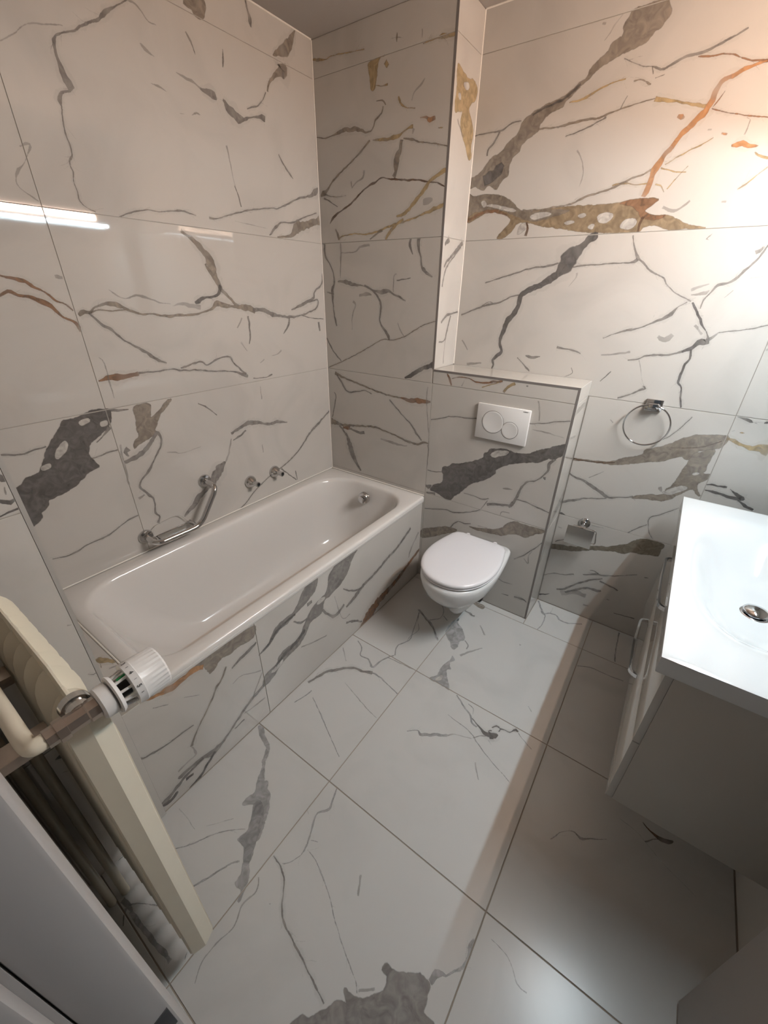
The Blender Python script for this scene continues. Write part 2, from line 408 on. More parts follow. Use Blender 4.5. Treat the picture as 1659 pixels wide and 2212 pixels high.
  ('org', '5547,21462,30 5799,21445,39 5994,21336,74 6235,21380,61'),
  ('gold', '6385,21058,25 6599,21028,25'),
  ('gold', '3237,21101,32 3746,21057,55 4379,21039,74 4649,21111,46 4978,21235,33 5239,21261,74'),
  ('f', '5275,21193,67 5219,21033,33'),
  ('tan', '4791,20963,25 5195,20867,42 5529,20760,29 6047,20651,25 6553,20545,24 6927,20436,24'),
  ('tan', '4725,20929,83 4667,20676,84 4537,20471,127 4476,20208,157 4451,19937,72 4349,19762,108'),
  ('tan', '3090,21121,34 2634,20835,48 2078,20523,35 1497,20244,42 977,19994,45 611,19719,55 330,19532,116 142,19441,37'),
  ('tan', '328,19506,44 940,19376,21 1370,19341,16 1710,19365,14'),
  ('g', '318,19373,39 751,19178,32 1180,18986,19'),
  ('dkb', '652,18338,33 892,18573,63 1256,18767,42 1778,18943,41 2368,19259,42 2851,19519,33 3316,19672,49 3728,19800,32 4061,19744,32 4495,19678,42 5060,19600,42 5607,19548,36 6078,19435,35 6470,19376,35 6864,19228,31'),
  ('gold', '6906,19747,80 6511,19636,73 6142,19451,61 5957,19288,77 5708,19034,78 5314,18735,72 4973,18468,67 4540,18397,39'),
  ('gold', '6887,18664,55 6414,18514,82 5954,18403,44 5479,18288,39 4914,18174,44 4401,18102,56 3871,17976,41 3242,17849,45 2753,17818,33 2168,17872,28 1385,17797,37 1155,17665,52'),
  ('tan', '1201,17691,61 1000,18123,52'),
  ('gold', '4910,18274,51 4477,18047,67 4182,17805,71 3956,17578,58'),
  ('tan', '3794,17928,44 3322,17739,46 3080,17614,34'),
  ('f', '5860,18788,102 6125,18815,128 6321,18846,42'),
  ('f', '2779,20159,63 2698,19926,43 2298,19768,34 2050,19591,30'),
  ('f', '2017,19844,49 2051,19641,33'),
  ('g', '212,17548,61 237,17076,60 514,16684,35 732,16291,36 769,15895,49 622,15489,87 644,14826,38 730,14146,51 838,13803,38'),
  ('f', '1271,17531,35 1275,17124,58 1200,16054,24'),
  ('f', '1309,17123,30 2103,17138,31 2546,17341,56 3078,17394,51'),
  ('g', '5338,17557,55 5306,17282,65 5465,16943,18'),
  ('g', '5750,17539,91 5745,17201,64 5885,16866,45 5954,16529,45 6106,16323,79 6533,16082,22'),
  ('g', '1012,15895,40 1547,15897,97 1951,15781,92 2294,15744,55 2743,15709,33 3400,15486,55 3934,15493,113 4194,15534,62 4456,15388,33 4868,15246,48 5175,15104,25'),
  ('f', '2398,15275,49 2851,15362,94 3183,15328,31'),
  ('f', '1987,15026,65 2158,14869,47 1933,14367,36 1913,13688,25'),
  ('g', '2743,15747,35 3183,15559,37 3510,15296,50 3728,14991,64 3733,14599,55 3684,14198,44 3852,13922,52 4131,13652,83 4301,13375,53'),
  ('f', '4454,15462,26 4484,16122,30 4632,16193,33'),
  ('g', '4641,15941,37 5420,16049,22'),
  ('f', '240,15402,45 736,15327,35'),
  ('tan', '110,11617,29 1068,12001,29 2100,12466,28 2949,12893,27 3861,13345,26 4517,13366,29 5145,13555,29 5642,13824,29 6215,14127,24 6908,14349,23'),
  ('f', '4755,14169,21 4924,13861,41 5143,13595,25'),
  ('g', '83,13175,53 443,12601,45 1070,12049,38'),
  ('dk', '5285,11635,44 5753,11863,105 6251,12172,103 6641,12338,117 6971,12510,109'),
  ('tan', '571,11373,94 1293,11163,56 2064,11015,49 2815,10870,48 3545,10729,52 4254,10639,44 5054,10614,43'),
  ('brn', '5054,10614,39 5610,10557,112 6252,10608,136 6873,10657,54'),
  ('g', '701,11290,54 1018,10934,53 1463,10446,48 2181,10544,39 2688,10661,30 3182,10536,27'),
  ('g', '4376,10421,35 4732,10096,45 5319,9667,34 5786,9317,39 6144,8900,51 6496,8579,39'),
  ('tan', '118,8501,191 900,8422,83 1733,8521,67 2667,8641,54 3435,8732,66 4056,8644,45 4784,8531,45 5494,8371,65 6180,8314,61 6611,8504,58 6938,8495,40'),
  ('brn', '1034,8282,58 1591,8332,136'),
  ('g', '1589,8278,62 2264,8191,82 2663,8269,107'),
  ('g', '754,8340,59 1296,7836,89 1554,7215,180 1749,6686,182 2017,6215,107 2358,5782,61'),
  ('f', '6665,11371,31 6646,10667,31 6924,8668,33 6907,7465,28'),
  ('f', '3816,8128,46 4557,8073,78 5157,8044,54 5623,8093,31'),
  ('g', '438,10255,28 560,9963,42 205,8736,29'),
  ('brn', '7649,12113,29 7821,11878,65 7923,11601,37'),
  ('brn', '7926,11923,19 8384,12040,25 8809,12028,25 9170,11916,37 9575,11936,43 9962,12014,61 10402,12098,42'),
  ('gold', '9472,11706,25 9851,11878,31 10223,12016,24'),
  ('gold', '10510,11630,63 10690,11896,74 10971,12080,60'),
  ('g', '11457,12025,29 11540,12035,35'),
  ('f', '8466,11639,35 8578,11906,17'),
  ('g', '6964,9780,28 7474,9926,28 8001,10116,27 8524,10178,28 9107,10225,27 9662,10335,26'),
  ('g', '11879,10471,25 12520,10606,24 13070,10766,30 13528,10866,24'),
  ('f', '12066,11494,29 12208,11129,35 12272,10654,24'),
  ('f', '12047,10238,19 12598,10219,31 13021,10178,31 13435,10137,18'),
  ('P:dk', '13609,9864 13021,9611 12634,9429 12356,9268 12071,9103 11761,9033 11503,9008 11224,9082 10819,9074 10285,8929 10171,8741 10002,8667 9996,8450 9731,8241 9235,8011 8792,7828 8406,7733 8186,7524 7869,7406 7850,7163 7954,6949 7868,6519 7542,6346 7301,6111 7274,5891 7672,5837 7940,5747 8209,5616 8459,5650 8680,5926 8975,6220 9253,6583 9527,6898 10023,7190 10360,7433 10676,7741 10718,7936 10962,8178 11336,8413 11835,8619 12330,8739 12741,8892 13008,9089 13295,9156 13606,9486'),
  ('P:w', '10346,8660 10604,8909 10967,9004 11205,8995 11064,8825 10743,8681 10549,8579'),
  ('g', '6901,6126,28 7085,6050,128 7294,6193,39'),
  ('g', '6979,5677,62 7549,5758,86'),
  ('g', '6967,7018,34 7398,7030,33 7854,7124,24'),
  ('f', '6903,8428,59 6938,7970,34 6919,7087,22'),
  ('g', '13302,9125,62 13060,8836,73 13083,8574,54 12929,8261,38 12673,7949,33 12259,7730,47 12055,7383,52 11976,7064,66 11895,6739,65 11779,6398,87 11630,6234,49'),
  ('g', '11752,6350,60 11408,6281,69 10986,6187,76 10526,6019,69'),
  ('g', '11895,6739,30 12304,6752,30 12648,6709,30 12993,6631,37 13563,6533,22'),
  ('g', '9208,6288,17 9760,6290,21 10231,6232,32 10587,6380,23'),
  ('g', '10232,5666,29 10358,5869,29 10532,6244,21'),
  ('g', '6963,4656,27 7671,4840,31 8270,4989,31 8782,4982,44 9341,5167,33 9876,5401,27 10237,5626,23'),
  ('g', '13004,8199,62 13042,8071,31'),
  ('f', '11204,7102,36 11373,7150,59 11678,7201,22'),
  ('f', '11291,5647,28 11365,5872,37 11753,5921,20'),
  ('P:tan', '6875,3232 7507,3554 8116,3846 8542,3988 9065,3932 8246,3403 7643,3018 6865,2677'),
  ('P:tan', '9756,4447 10153,4501 10610,4622 11128,4766 11471,4973 11774,5367 12099,5561 12384,5540 12865,5551 13600,5557 13526,5436 13077,5151 12718,4855 12359,4884 11946,4772 11541,4538 11171,4485 10639,4418 10169,4377'),
  ('g', '8667,4042,31 8968,4433,38 9166,4546,26 9499,4531,35 9813,4640,25'),
  ('f', '10212,4652,35 10752,4716,25'),
  ('g', '13567,4895,21 13279,4456,27 12829,3853,29 12397,3412,19'),
  ('f', '13180,4250,19 13075,3869,27 13116,3457,38 12858,3693,21'),
  ('g', '12103,1002,24 12491,1049,29'),
  ('g', '12793,1104,48 13090,1158,76 13357,1150,38 13483,1071,19'),
  ('f', '11556,1947,39 12055,1799,39 12587,1862,24'),
 ],
 'N': [
  ('P:gold', '165,22737 698,22671 1132,22623 1551,22700 1922,22544 1826,22197 1487,22010 1353,21796 1681,21543 1908,21211 1820,20800 1912,20462 1665,20371 1316,20699 934,20959 733,21285 776,21616 269,21494 145,21695 226,22057'),
  ('P:w', '768,22390 1103,22500 1218,22396 1001,22281'),
  ('P:w', '394,22026 551,22059 606,21927 470,21900'),
  ('f', '478,21346,57 636,21182,45 1063,20945,35'),
  ('g', '536,17522,141 176,17270,56'),
  ('g', '1846,17496,108 1216,17114,73 452,16668,58 242,16459,46'),
  ('g', '1707,17317,47 1086,16904,45 489,16469,47 244,15985,41 209,15709,42'),
  ('g', '2036,14679,45 1387,14603,42 851,14544,70 339,14262,46'),
  ('g', '1253,14531,56 983,13844,56 780,13462,33 253,13423,32'),
  ('f', '968,13923,46 868,12971,38 879,12390,39'),
 ],
 'B': [
  ('P:tan', '12164,23553 12627,23552 12983,23592 13107,23522 13242,23246 13111,22983 12923,22895 12758,22713 12555,22644 12287,22585 12006,22549 11795,22452 11565,22401 11403,22313 11237,22223 11108,22099 10909,21985 10683,21822 10451,21654 10410,21530 10080,21449 9820,21327 9641,21133 9598,20972 9324,20839 9054,20643 8937,20422 8725,20268 8612,19975 8613,19727 8348,19563 8217,19318 7848,19481 7605,19339 7230,19472 6913,19467 6879,19736 7349,19918 7578,20149 7802,20374 8198,20511 8479,20775 8831,21020 8937,21290 9205,21473 9546,21612 10022,21723 10351,21800 10596,21913 10829,22049 11084,22202 11114,22342 11347,22537 11606,22721 11682,22888 11972,23008 11940,23236 12059,23427'),
  ('dk', '10897,22038,36 10608,21860,51 10369,21720,41 9764,21605,42 9282,21462,36'),
  ('dk', '7563,19638,206 8051,19847,211 8341,20128,129'),
  ('g', '6919,21172,21 7598,21189,26 8092,21180,36 8466,21330,36 8888,21353,27'),
  ('g', '8055,21156,35 7855,20856,35 7636,20640,45 7620,20457,36'),
  ('tan', '9587,21029,30 10179,20974,31 10732,21004,44 11264,21033,42 11723,21017,37 12084,21090,32 12377,21146,25 12896,21211,24 13401,21250,17'),
  ('g', '10670,20659,20 11197,20751,27 11629,20875,27 11981,21004,27'),
  ('g', '12377,21146,21 12431,21286,21 12532,21465,17'),
  ('gold', '10598,21605,18 10933,21602,32 11241,21679,46 11535,21779,33 11942,21879,25 12355,21902,24'),
  ('g', '12156,22429,17 12487,22273,16 12814,22120,18 13051,22076,23 13362,21950,31 13620,21991,42 13809,22066,42 14001,22116,45 14304,22121,39 14631,22182,40 14940,22264,39 15198,22333,29 15433,22441,23'),
  ('brn', '14326,22052,20 14742,21993,30 15037,21977,24 15298,21905,25 15578,21768,24 15887,21667,31 16223,21603,37'),
  ('g', '13251,21765,15 13513,21809,18'),
  ('g', '13165,21872,23 13080,22070,17'),
  ('tan', '13176,21640,20 13117,21650,29 12843,21815,23 12615,21808,23'),
  ('f', '11836,23520,27 11683,23335,27 11558,23140,21 11418,22988,14'),
  ('f', '11247,23430,32 11362,23396,37'),
  ('gold', '13401,21250,72 13584,21196,59 13881,21124,48 14236,21021,38 14584,20919,47 14926,20819,61'),
  ('org', '16215,21625,27 15746,21549,44 15494,21470,58 15235,21389,78 15097,21217,80 15047,20913,81 14965,20698,95 14764,20519,96 14564,20309,85 14366,20068,67 14212,19837,81 14054,19600,103 13952,19350,102 13909,19087,89 13866,18820,90 13805,18603,91'),
  ('brn', '15102,20745,22 15451,20601,18 15828,20498,18 16247,20390,19 16696,20301,19'),
  ('gold', '15397,20005,18 15081,19853,25 14747,19722,26 14408,19560,26 14213,19453,20'),
  ('gold', '14117,19385,25 14564,19233,21 14910,19197,16'),
  ('gold', '14072,18937,27 14262,18893,23 14410,18690,16'),
  ('gold', '12676,19038,26 13056,19059,30 13449,18995,29 13818,18988,24'),
  ('tan', '9436,18520,27 10239,18484,34 10839,18536,34 11342,18591,36 11799,18766,42 12322,18869,34 12698,18951,42 13048,19088,42 13331,19198,33 13622,19251,33 13830,19363,27'),
  ('org', '14201,20697,44 14325,20645,68 14414,20618,33'),
  ('org', '15947,19720,30 16082,19760,70 16200,19773,71 16408,19662,58 16649,19655,21'),
  ('f', '15170,20225,26 15278,20210,26'),
  ('org', '15573,20085,24 15738,20044,29'),
  ('gold', '16610,19497,20 16794,19382,35 17061,19295,46'),
  ('f', '16205,19967,24 16222,20327,17'),
  ('brn', '15328,21111,13 15206,20887,19 15121,20765,19'),
  ('gold', '16485,18588,16 16647,18699,31 16871,18897,19 17104,19112,18'),
  ('f', '11187,20207,36 11429,19899,17 11560,19488,22 11514,19086,15'),
  ('gold', '14918,19350,16 14713,19114,20 14475,18766,17'),
  ('f', '14504,18271,53 14898,18132,51 15278,18377,40'),
  ('f', '16176,18281,29 16307,18281,35'),
  ('P:bro', '6849,19236 7183,19141 7629,19171 8073,19135 8517,19033 8975,18801 9266,18551 9690,18457 10239,18484 10993,18512 11720,18502 12418,18481 13079,18490 13695,18556 14286,18509 14120,18355 13958,18168 14335,18029 14762,18002 15103,17841 15498,17679 15976,17581 15412,17588 14888,17581 14552,17702 14358,17741 14060,17699 13909,17559 13320,17575 12636,17607 11915,17667 11145,17808 10350,17927 9928,18049 9510,18106 9271,18053 9062,17791 8665,17566 8479,17623 8779,17943 8992,18204 8701,18423 8341,18514 7891,18579 7551,18429 6938,18276'),
  ('P:tan', '6845,19271 7181,19155 7627,19185 8071,19148 8515,19046 8973,18814 9264,18564 9772,18451 10706,18451 11317,18378 10753,18227 10151,18135 9664,18164 9043,18401 8592,18565 7881,18647 7255,18587 6914,18469'),
  ('P:brn', '13082,18478 13695,18556 14286,18509 14120,18355 13958,18168 14335,18029 14646,17993 14369,17913 13981,17977 13736,18183 13503,18343'),
  ('P:w', '12412,18092 12491,18189 12719,18222 12918,18150 12905,18019 12731,17909 12520,17933'),
  ('P:w', '13269,17771 13416,17953 13664,17985 13786,17890 13706,17717 13492,17669'),
  ('P:w', '12134,17800 12254,17887 12353,17851 12292,17730'),
  ('P:w', '11683,18199 11886,18247 11973,18180 11807,18129'),
  ('P:w', '7817,18788 8123,18799 8833,18647 9147,18527 8941,18508 8318,18664'),
  ('P:w', '7574,18921 7702,18965 7812,18822 7688,18750'),
  ('P:w', '9803,18287 10102,18384 10494,18371 10624,18299 10291,18224 9984,18177'),
  ('P:w', '11217,17996 11465,18044 11587,17987 11341,17938'),
  ('P:w', '9409,17978 9599,18068 9742,17960 9571,17767 9373,17708'),
  ('brn', '6938,18276,59 7454,18470,57 7891,18579,66 8424,18543,59 8792,18384,39'),
  ('dkb', '9721,17624,69 9754,17893,42 9676,18097,32'),
  ('dkb', '13909,17559,49 13907,17795,42 13968,18024,56'),
  ('dk', '12569,17538,99 12475,17519,174 12299,17419,131 12138,17245,133 11973,17066,186 11734,16886,305 11589,16571,310 11426,16313,195 11170,16116,139 10830,15913,131 10472,15738,117 10137,15594,112 9924,15412,102 9864,15047,103 9717,14670,113 9497,14433,132 9386,14040,108 9258,13716,91 9264,13394,63 9393,13036,73 9170,12809,90 9011,12626,66 9089,12421,46 9020,12242,38'),
  ('g', '11282,16640,49 10785,16517,35 10328,16490,32 9796,16360,30 9326,16224,31 8754,16084,27 8164,15901,24'),
  ('g', '7118,14528,35 7762,14791,38 8383,15004,48 8990,15134,36 9471,15367,32 9877,15447,30'),
  ('g', '8073,14918,26 8457,15121,24 8689,15074,18'),
  ('g', '11827,16471,27 12373,16540,33 12846,16552,26 13298,16588,32 13747,16586,25 14049,16623,47 14148,16709,70'),
  ('g', '13786,17471,24 13896,17181,23 14022,16946,40 14132,16768,47 14404,16557,31 14683,16318,36 14956,16198,24 15197,16079,30 15309,15902,23 15650,15637,18 15991,15463,24 16253,15350,22'),
  ('dk', '16318,15322,30 16514,15057,40 16673,14821,46 16833,14584,30 17049,14349,25 17136,14167,45 17121,14041,103 16910,13994,90 16744,13788,69 16497,13637,42'),
  ('g', '16551,13655,49 16171,13522,35 15818,13464,42 15390,13406,36 15165,13281,30 14768,13151,23'),
  ('g', '17399,14370,20 17289,14209,47 17166,14075,54'),
  ('g', '17399,14370,19 17850,14458,19 18235,14539,22 18769,14713,19'),
  ('dk', '16754,13756,41 16826,13435,38 16744,13227,47 16709,12952,45 16703,12675,51 16725,12503,40 16883,12347,29 16959,12002,36 17095,11601,30'),
  ('g', '16605,15121,21 16620,15418,25 16760,15653,32 16897,15882,51 17147,15912,44 17305,16050,44 17440,16241,50 17602,16479,31 17722,16686,36 17887,17138,29'),
  ('g', '17579,16819,73 17657,16868,60 17754,16992,36'),
  ('f', '16142,15703,53 16380,15821,45 16623,15909,25'),
  ('f', '16188,15556,32 16608,15622,64 16688,15709,19'),
  ('g', '13636,13931,15 14068,14133,22 14431,14278,50 14801,14359,28 15134,14528,32 15403,14670,49 15754,14907,69 15912,15159,21 16150,15317,17'),
  ('g', '11887,13438,52 12287,13394,30 12680,13352,36 12927,13261,18'),
  ('f', '13728,13279,30 14332,13383,44 14777,13491,50'),
  ('g', '14269,12685,23 14117,12443,27 13952,12233,20'),
  ('g', '14786,11650,32 15163,11819,35 15452,12011,38 15680,12153,51 15554,12247,16'),
  ('f', '15133,13278,15 15293,12940,16 15534,12318,12'),
  ('g', '10204,12862,25 10563,12570,24 10763,12426,57 10870,12314,24'),
  ('g', '10575,12976,24 10843,12920,80 11248,12997,20'),
  ('g', '12681,12667,22 12771,12444,20 12460,12250,17'),
  ('f', '17186,15488,13 17367,15718,19'),
  ('f', '17695,16078,15 18102,16157,15'),
  ('f', '12085,16276,51 12086,16114,31 11872,15784,12'),
  ('f', '7296,13419,37 7526,13180,38 7651,12975,29'),
  ('f', '7680,12323,70 8461,12444,43'),
  ('f', '15561,14127,61 15840,14014,103 16020,14222,70'),
  ('f', '16612,14572,41 16931,14279,41'),
  ('f', '18892,13899,45 19050,13942,44'),
  ('f', '16191,17231,15 16103,17261,30 16208,17414,13'),
  ('P:tan', '13633,8651 14510,8733 15191,8849 15787,9170 16317,9423 16386,9648 16768,9858 17195,10115 17781,10562 18859,10789 18852,10353 18637,10191 18270,10051 18087,9890 18105,9684 17944,9585 17719,9685 17470,9534 17128,9327 16651,9181 16165,8998 15553,8781 14997,8693 14407,8660 13620,8570'),
  ('dkb', '13638,8631,35 14407,8660,27 14984,8744,33 15421,8850,26'),
  ('dkb', '17247,9944,12 17839,10074,15 18304,10234,15 18781,10566,17'),
  ('P:tan', '18087,9890 18642,10175 18669,9817 18646,9390 18633,9142 18858,9170 18803,8908 18622,8733 18640,8451 18827,8170 18671,8201 18507,8413 18273,8215 18052,7951 17777,7665 17437,7561 17020,7503 16549,7395 16574,7509 17066,7725 17421,7797 17675,8007 17590,8116 17792,8471 17869,8879 17961,9218 17980,9471 18016,9663'),
  ('P:w', '17530,7965 17762,8232 18107,8429 18308,8421 18135,8175 17798,7942'),
  ('P:w', '18281,9050 18422,9136 18502,9108 18366,9010'),
  ('g', '17321,8140,32 17373,8141,101 17487,7986,42'),
  ('g', '13677,7886,34 13936,7734,49 14327,7693,56 14677,7534,76 15016,7411,88 15302,7239,95 15570,7135,70 15955,7252,35 16274,7362,34 16531,7461,47'),
  ('g', '13661,6301,60 13963,6457,66 14315,6642,51 14718,6841,36 15134,6929,28 15523,7084,35'),
  ('f', '14538,7859,21 14842,8118,27 15090,8323,16'),
  ('g', '18305,7455,16 18023,7191,22 17732,6919,26 17463,6721,26 17400,6555,22 17447,6351,19 17598,5960,17 17822,5667,15'),
  ('g', '16799,5628,27 17017,5899,27 17198,6077,27 17416,6304,20'),
  ('g', '17565,11318,16 17442,11043,22 17293,10756,20 17055,10416,20 16863,10227,18'),
  ('f', '14743,10710,22 14888,10581,39'),
  ('g', '16558,7363,13 16654,7321,19'),
  ('gold', '18871,10696,60 19022,10685,58 19176,10612,74 19330,10539,67 19520,10496,59 19651,10483,81 19803,10496,102 19975,10533,161 20088,10517,213 20250,10491,232'),
  ('dk', '18916,11554,19 19084,11524,47 19221,11488,64 19346,11441,55 19431,11416,13'),
  ('g', '19475,11420,14 19547,11433,20'),
  ('dk', '19743,11433,40 19807,11465,59 19884,11498,59'),
  ('dk', '18864,8708,18 19054,8773,45 19231,8764,34 19364,8778,56 19535,8780,44'),
  ('dk', '19649,8743,14 19807,8626,39 19972,8535,81 20129,8466,101 20211,8421,40'),
  ('dk', '18886,8476,23 19079,8484,45 19292,8475,55 19510,8445,55 19749,8398,66 19955,8389,67 20121,8440,67'),
  ('dk', '20022,8339,31 20143,8282,41 20262,8225,60 20389,8147,53 20603,8098,43'),
  ('gold', '19179,10976,16 19253,10990,37 19330,10995,10'),
  ('f', '18934,10990,17 19015,11036,21'),
  ('P:olv', '13567,3740 14039,3898 14514,3980 15149,4188 15682,4440 16156,4586 16533,4816 16898,5039 17171,5341 17361,5491 17781,5613 18323,5557 18281,5236 18244,4887 17889,4843 17568,4751 17231,4693 16925,4487 16563,4462 16031,4330 15374,4082 14767,3777 14235,3650 13618,3493'),
  ('g', '13802,4007,32 14048,4188,32 14298,4327,24'),
  ('dk', '13625,5672,40 13762,5677,55 13978,5627,31'),
  ('f', '13757,4891,25 13968,4882,25'),
  ('f', '15231,5495,19 15791,5536,19'),
  ('g', '13672,1747,22 14138,2054,26 14692,2211,26 15104,2444,42'),
  ('g', '15524,2589,25 16064,2879,58 16380,2934,41 16910,3132,24 17346,3375,19 17767,3609,19'),
  ('g', '14487,1108,45 14881,1349,59 15225,1754,48 15568,2104,56 16022,2501,49 16430,2735,33'),
  ('g', '14929,1129,43 15476,1591,67 15896,1889,61 16363,1931,87 16543,2019,34'),
  ('g', '16342,2560,60 16618,2510,42 17026,2436,50 17239,2360,33'),
  ('g', '15773,2972,26 15965,3012,34 16183,2933,41'),
  ('f', '14747,941,133 15322,1324,136 15954,1351,137'),
  ('dk', '13674,357,67 13996,517,37 14198,668,27'),
  ('f', '15950,769,65 16222,814,37'),
  ('g', '17408,966,27 17974,1038,27 18338,1099,43'),
  ('g', '16903,1644,36 17037,1637,27'),
  ('g', '18072,3581,39 18239,3616,23'),
 ],
 'S': [
  ('f', '8,11188,116 1166,11276,123 2304,11241,78'),
  ('f', '3,9303,23 2398,8502,23'),
  ('f', '1921,6961,222 1241,6543,214 310,6182,202 -402,5906,155'),
  ('f', '2025,6377,181 1046,6163,171 204,5693,165 -432,5306,120'),
  ('f', '348,4498,176 36,3578,180'),
  ('f', '-193,10170,52 1278,9911,60'),
 ],
 'Q': [
  ('dk', '-16593,12410,56 -16505,12318,67 -16470,12243,25'),
  ('dk', '-16757,11942,39 -16579,11835,48 -16470,11878,27'),
  ('dk', '-16873,11611,20 -16673,11654,28 -16508,11672,24 -16403,11695,17'),
  ('g', '-16557,12169,15 -16581,12009,15'),
  ('f', '-16611,8666,23 -16522,8622,11'),
  ('g', '-16654,7080,13 -16551,6980,14 -16470,6993,14 -16398,6970,11'),
  ('dk', '-17942,5248,32 -17830,5254,69 -17718,5209,32'),
  ('f', '-17943,4722,18 -17740,4539,14 -17640,4479,13'),
 ],
 'G': [
  ('gold', '4539,-15957,64 4770,-15889,105 4934,-15769,74 5136,-15641,54'),
  ('brn', '4848,-15970,15 5036,-16027,15'),
  ('f', '5250,-15909,39 5334,-15732,39'),
 ],
 'A': [
  ('P:g', '-5906,5058 -6319,4634 -6693,4080 -7193,3723 -7598,3653 -7932,3543 -8250,3540 -8411,3095 -8673,2950 -9155,2978 -9557,2506 -9931,2248 -10386,2187 -10717,2142 -11054,1998 -11399,1756 -11716,1668 -11926,1711 -11806,2158 -11428,2240 -11117,2284 -11030,2539 -10650,2645 -10223,2612 -9883,2663 -9617,3006 -9351,3350 -9093,3594 -8722,3762 -8225,3853 -8014,4147 -7917,4618 -7647,4873 -7384,4980 -7118,5088'),
  ('P:w', '-8476,3807 -8237,3697 -8309,3582 -8617,3579 -8727,3711'),
  ('P:w', '-11026,2199 -10866,2221 -10948,2012 -11370,1957 -11451,2092'),
  ('P:g', '-8578,5080 -8713,4500 -9024,4291 -9382,4123 -9944,4010 -10389,3828 -10795,3838 -11114,3685 -11335,3507 -11539,3423 -11873,3386 -11671,3487 -11427,3534 -11243,3792 -10960,4072 -10445,4181 -10030,4177 -9667,4530 -9412,4861 -8947,5060'),
  ('dk', '-9944,4010,67 -10476,3948,65 -10993,3843,64 -11321,3599,64 -11678,3441,50'),
  ('dk', '-9523,2819,76 -10123,2526,104 -10677,2445,87 -11236,2170,71'),
  ('g', '-1169,3836,98 -2517,3246,92 -3439,3058,97 -4142,2838,95 -4818,2689,91 -5468,2606,99 -5942,2426,137 -6403,2250,115 -6850,2138,55'),
  ('g', '-7005,3372,27 -6667,3032,42 -6088,2671,56 -5628,2525,49'),
  ('g', '-8411,3095,59 -7948,2404,63 -7557,2170,120 -6982,2415,55'),
  ('g', '-6894,1167,60 -6297,835,68 -5667,282,48'),
  ('g', '-10089,3700,36 -9693,3340,60 -9351,3350,43'),
  ('g', '-9282,3999,96 -8994,4007,84'),
  ('f', '-9839,2052,34 -9034,1718,44 -8283,1458,39'),
  ('f', '-7619,3328,26 -7162,1688,22 -6581,1503,34'),
  ('brn', '124,1833,114 -1173,1425,135 -2194,1055,155 -3174,844,197 -4285,634,307 -4990,317,397 -5504,18,276 -5923,-135,113'),
  ('f', '-245,3125,82 -1035,2317,81 -1210,1864,68'),
  ('P:tan', '-11835,4843 -11920,4451 -12191,4387 -12514,4469 -13007,4426 -13302,4505 -13739,4209 -13814,4376 -13920,4709 -14150,4926 -13779,5031 -13175,5128 -12579,4994'),
  ('org', '-13920,4709,109 -14240,4832,101 -14579,4806,110 -14907,4780,116 -15206,4825,103 -15429,4888,66 -15882,5120,54 -16245,5355,51'),
  ('g', '-11893,4085,47 -12266,3961,82 -12709,3864,68 -13018,3756,34'),
  ('tan', '-13204,4031,42 -13483,3616,48 -13662,3499,53 -13874,3218,43 -14182,2839,38 -14470,2547,38 -14821,2126,43 -15001,1813,74'),
  ('g', '-14736,2658,27 -15208,2723,36 -15596,2760,36 -16014,2858,43 -16337,3001,35 -16647,3336,24'),
  ('g', '-11894,1792,98 -12302,1645,83 -12700,1502,82 -13105,1267,67 -13500,1038,60 -13886,814,60 -14328,681,142 -14696,827,86 -14990,885,85 -15275,942,60 -15571,910,95 -15695,980,45'),
  ('dk', '-14338,634,65 -14715,374,65 -15096,72,78 -15427,-40,116 -15675,-145,64'),
  ('g', '-14775,819,63 -15087,788,62 -15390,758,73 -15706,642,84 -16014,529,83 -16314,418,118 -16664,470,92'),
  ('dk', '-15225,512,62 -15506,574,73'),
  ('dk', '-15842,373,61 -16149,262,84 -16451,406,57'),
  ('f', '-11909,2590,45 -12206,2768,27 -12766,3105,23 -13115,3039,24'),
  ('f', '-11884,2456,33 -12254,1935,39 -12511,1525,26'),
  ('f', '-14753,4068,21 -14284,3707,22'),
  ('f', '-15637,4541,24 -15224,4258,25'),
  ('f', '-12938,1191,33 -12205,1072,42 -11963,1046,36'),
  ('g', '-13448,855,41 -12991,898,42'),
  ('f', '-15001,1813,25 -14967,1318,45 -15343,1272,47 -15634,1236,46'),
 ],
 'D': [
  ('g', '7012,-9867,53 7162,-9394,65 7265,-8983,78 7556,-8635,78 7851,-8282,68 8219,-8013,67 8617,-7929,65 9050,-7750,98'),
  ('lt', '9050,-7750,53 9364,-7722,41 9998,-7846,29 10621,-7990,29'),
  ('lt', '7273,-6611,31 7708,-6846,33 7973,-7260,35 8423,-7225,42 8850,-7483,56 8945,-6989,44 9111,-6576,40 9273,-6310,41'),
  ('lt', '9311,-6282,34 9083,-5684,33 9348,-5011,34 9151,-4318,26 8715,-3003,27'),
  ('g', '8594,-2802,53 9367,-3273,45 9906,-3591,42 10510,-4160,34'),
  ('f', '6968,-7387,29 7630,-7949,28'),
  ('lt', '7258,-10935,25 7389,-10486,30 7455,-10073,31'),
  ('lt', '7731,-10297,20 8453,-10634,24 9066,-10942,23 9642,-11231,19 10343,-11571,18'),
  ('f', '8374,-8901,18 9110,-9113,22 9930,-9337,22 10530,-9455,17'),
  ('f', '9111,-6576,35 10467,-6442,34'),
